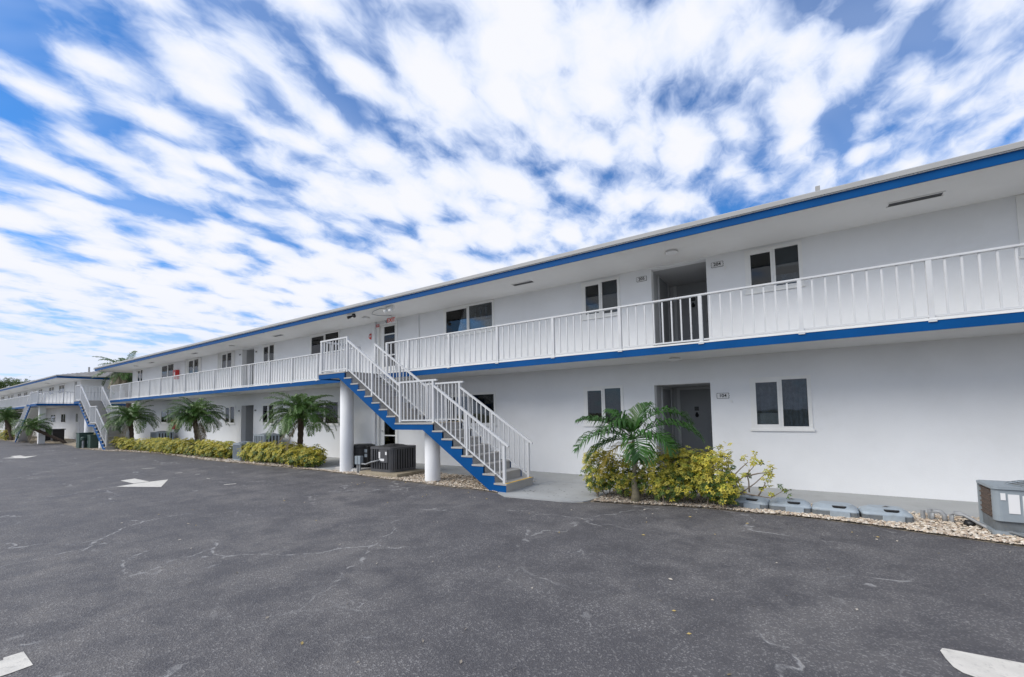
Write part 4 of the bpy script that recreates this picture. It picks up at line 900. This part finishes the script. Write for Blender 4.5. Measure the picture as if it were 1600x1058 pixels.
def palm(name, base, top, r0, r1, fr, lab, group, seed, dead=0, **kw):
    rs = np.random.RandomState(seed); r = root(name, base, lab, 'palm', group); b0 = np.array(base, float); b1 = np.array(top, float)
    pts, rad = [], []
    for k in range(15):
        u = k/14; pts.append(tuple(b0+(b1-b0)*u+np.array((math.sin(u*3.1)*.04, math.cos(u*2.3)*.03-.03, 0)))); rad.append((r0+(r1-r0)*u)*(1.12 if k % 2 else .94))
    pts[0] = (pts[0][0], pts[0][1], base[2]-.05)
    mesh('trunk', MB().tube(pts, rad, 12), palmbark, r)
    for k in range(fr['n']):
        u = k/fr['n']; el = fr['e0']+(fr['e1']-fr['e0'])*u**.9+rs.randn()*.08; az = k*2.39996+rs.randn()*.15
        frond(r, b1+np.array((math.cos(az), math.sin(az), 0))*r1*.6+np.array((0, 0, .05*(1-u))), az, el, fr['L']*(.85+.3*rs.rand()), fr['droop']*(.8+.4*rs.rand()), fr['pairs'], fr['lw'], fr['ll'], rs, None)
    for k in range(dead):
        az = fr.get('daz', -.3)+rs.randn()*.6; frond(r, b1-np.array((0, 0, .06)), az, -.5-rs.rand()*.5, fr['L']*.9, .7, fr['pairs'], fr['lw'], fr['ll'], rs, (.30, .25, .17))
    return r
pyg = dict(n=60, e0=1.45, e1=.06, L=1.15, droop=1.65, pairs=34, lw=.024, ll=.27)
gp = 'dwarf feather palms among the hedges'
palm('feather_palm', (-13.75, 7.95, 0), (-13.50, 7.95, 1.50), .07, .09, dict(pyg, L=1.25, daz=R_(-110)), 'dwarf feather palm with dead straw fronds beside the tall round column', gp, 41, dead=2)
palm('feather_palm', (-21.2, 7.9, 0), (-21.65, 7.95, 1.55), .07, .09, dict(pyg, L=1.2, daz=R_(0)), 'dwarf feather palm rising from the longest hedge near the far doorway', gp, 42, dead=2)
palm('feather_palm', (-29.6, 8.0, 0), (-29.8, 8.0, 1.55), .08, .10, dict(pyg, L=1.3), 'dwarf feather palm half hiding the second staircase', gp, 43, dead=1)
palm('feather_palm', (-42.2, 7.85, .03), (-42.85, 6.35, 1.12), .09, .10, dict(pyg, n=34, L=1.15), 'low palm with leaning trunk before the square white column of the farther block', gp, 44, dead=1)
for i, (bx, by, tx, ty, tz) in enumerate([(-56.5, 6.9, -55.6, 6.8, 1.95), (-57.6, 7.2, -57.8, 7.2, 2.0), (-54.2, 6.9, -55.0, 6.7, 1.7)]):
    palm('feather_palm', (bx, by, .1), (tx, ty, tz), .10, .12, dict(pyg, n=34, L=1.5, pairs=22, lw=.03), ['far cluster palm with trunk leaning toward the long block', 'upright middle palm of the far cluster by the farther block', 'far cluster palm with trunk leaning away from the long block'][i], gp, 50+i)
palm('tall_palm', (-41.2, 11.1, 0), (-41.5, 10.75, 5.2), .16, .15, dict(n=38, e0=1.2, e1=-.7, L=1.9, droop=1.1, pairs=30, lw=.045, ll=.42, daz=R_(-60)), 'tall palm standing between the two white blocks with brown hanging fronds', None, 61, dead=10)
# the lone green palm in the near shrub: few broad arching fronds
r = root('feather_palm', (-2.4, 7.35, 0), 'glossy green young palm with broad arching fronds in the loose yellow shrub', 'palm', gp)
rs = np.random.RandomState(8); pts = [(-2.40, 7.35, -.05)] + [(-2.40+.012*math.sin(k), 7.35, .08*k) for k in range(1, 14)]
mesh('trunk', MB().tube(pts, [.085, .075, .062, .052, .046, .042, .038, .036, .038, .036, .034, .032, .028, .026], 12), textured('ringed_palm_trunk', (.16, .14, .09), .8, .3, 25, .5, 40), r, True)
GB = (.042, .115, .022)
for az, el, L, dr in [(32, 68, 1.30, 2.2), (16, 42, 1.25, 1.7), (44, 12, .98, 1.1), (204, 44, 1.05, 1.0), (222, 26, 1.15, 1.4), (196, 4, .95, 1.2), (-62, 22, .72, 2.2), (64, 80, .75, .9), (178, 72, .70, 1.0), (120, 50, .9, 1.4), (-20, 30, .85, 1.7), (236, 58, .8, 1.9)]:
    frond(r, (-2.40, 7.35, 1.06), R_(az), R_(el), L, dr, 36, .029, .40, rs, GB, .4)
frond(r, (-2.40, 7.35, 1.0), R_(222), R_(-2), .85, 1.5, 30, .022, .26, rs, (.36, .28, .05), .3)
# trees showing over the far roof
def tree(base, h, cr, seed, lab):
    rs = np.random.RandomState(seed); r = root('tree', base, lab, 'tree', 'trees beyond the farther block'); b0 = np.array(base, float)
    mb = MB().tube([tuple(b0), tuple(b0+(.1, .1, h*.4)), tuple(b0+(.3, -.1, h*.75))], [.25, .18, .08], 8)
    for k in range(6):
        a = k*1.05; mb.tube([tuple(b0+(.15, 0, h*.5)), tuple(b0+(math.cos(a)*cr*.4, math.sin(a)*cr*.4, h*.68)), tuple(b0+(math.cos(a)*cr*.75, math.sin(a)*cr*.75, h*.82))], [.1, .06, .02], 6)
    mesh('trunk', mb, barkm, r)
    cl_ = [b0+np.array((rs.uniform(-cr, cr), rs.uniform(-cr, cr), h*rs.uniform(.62, 1.0))) for _ in range(26)]
    C = np.array([cl_[rs.randint(26)]+rs.randn(3)*cr*.16 for _ in range(1500)]); Nn = rs.randn(1500, 3)+(0, 0, .8)
    mb, ti = rosettes(C, Nn, .24, 4, np.zeros(1500), rs); tag(mesh('crown', mb, leafm, r, tint=ti*.8), kind='stuff')
for i, (x, y, h) in enumerate([(-114, 13.5, 8.4), (-110, 15.5, 7.9), (-119, 13.0, 8.6)]): tree((x, y, -.06), h, 2.2, 70+i, ['middle one of three dark leafy trees showing above the far roof', 'lowest of the three leafy trees beyond the far roof', 'outermost and tallest leafy tree beyond the far roof'][i])

# ------------------------------------------------------------------ gravel stones, litter
def stones(n, seed):
    rs = np.random.RandomState(seed)
    base = np.array([(1, 0, 0), (-1, 0, 0), (0, 1, 0), (0, -1, 0), (0, 0, 1), (0, 0, -1), (.6, .6, .55), (-.6, .6, .5), (.6, -.6, .5), (-.6, -.6, .55)])
    hull = [(4, 6, 7), (4, 7, 9), (4, 9, 8), (4, 8, 6), (0, 2, 6), (2, 7, 6), (2, 1, 7), (1, 9, 7), (1, 3, 9), (3, 8, 9), (3, 0, 8), (0, 6, 8)]
    V, F, T = [], [], []
    pal = np.array([(.56, .47, .36), (.48, .38, .28), (.62, .56, .47), (.36, .28, .21), (.52, .44, .36), (.68, .62, .53)])
    cnt = 0
    while cnt < n:
        u = rs.rand(); x = 3.4-6.9*u if rs.rand() < .52 else (-4.9-7.5*rs.rand() if rs.rand() < .62 else -12-20*rs.rand())
        ey = edge_y(x); y = ey+.0+(8.46-ey)*rs.rand()**1.15
        if -4.98 < x < -3.06 or (-13 < x < -11.2 and y > 7.5): continue
        s_ = np.array((.022, .016, .012))*(.6+.8*rs.rand())*(1.0 if x > -13 else 1.6); a = rs.rand()*6.28; c, q = math.cos(a), math.sin(a)
        p_ = base*s_*(1+.25*rs.randn(10, 1)*.6); p_ = np.stack([p_[:, 0]*c-p_[:, 1]*q, p_[:, 0]*q+p_[:, 1]*c, p_[:, 2]], 1)+np.array((x, y, -.002+.014*rs.rand()))
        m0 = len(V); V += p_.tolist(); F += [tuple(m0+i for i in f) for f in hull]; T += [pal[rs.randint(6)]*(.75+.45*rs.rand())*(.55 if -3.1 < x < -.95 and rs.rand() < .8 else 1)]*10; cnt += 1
    mb = MB(); mb.v = V; mb.f = F; return mb, np.array(T)
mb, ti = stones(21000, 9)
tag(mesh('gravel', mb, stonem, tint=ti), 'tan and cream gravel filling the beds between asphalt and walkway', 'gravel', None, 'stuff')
rs = np.random.RandomState(4); mb = MB(); ti = []
for k in range(170):
    x = rs.uniform(-9, 3.5); y = rs.uniform(1.5, 7.0) if k < 110 else rs.uniform(6.3, 7.1); z0 = -.015
    if y > edge_y(x)-.05: continue
    s_ = rs.uniform(.010, .028); a = rs.rand()*6.28; c, q = math.cos(a), math.sin(a); k0 = len(mb.v)
    mb.v += [(x+s_*c, y+s_*q, z0+.003), (x-s_*.4*q, y+s_*.4*c, z0+.008), (x-s_*c, y-s_*q, z0+.003), (x+s_*.4*q, y-s_*.4*c, z0+.001)]; mb.f.append((k0, k0+1, k0+2, k0+3)); ti += [np.array([(.45, .33, .12), (.5, .45, .38), (.35, .3, .24)][rs.randint(3)])]*4
tag(mesh('leaf_litter', mb, stonem, tint=np.array(ti)), 'scattered dry leaf crumbs and grit lying on the asphalt', 'litter', None, 'stuff')
rs = np.random.RandomState(14); mb = MB()
for k in range(46):
    x, y = rs.uniform(-4.7, -3.2), rs.uniform(7.0, 8.35); s_ = rs.uniform(.008, .035); an = rs.rand()*3
    mb.poly([(x+s_*(.6+.4*math.sin(an*5+i*2))*math.cos(i*1.047), y+s_*.6*(.6+.4*math.cos(an*3+i*1.7))*math.sin(i*1.047), .0075+.0001*k) for i in range(6)])
tag(mesh('bare_spots', mb, principled('dark_stain', (.06, .06, .058), .9)[0]), 'dark chips and spots on the grey pad at the foot of the stairs', 'stains', None, 'stuff')
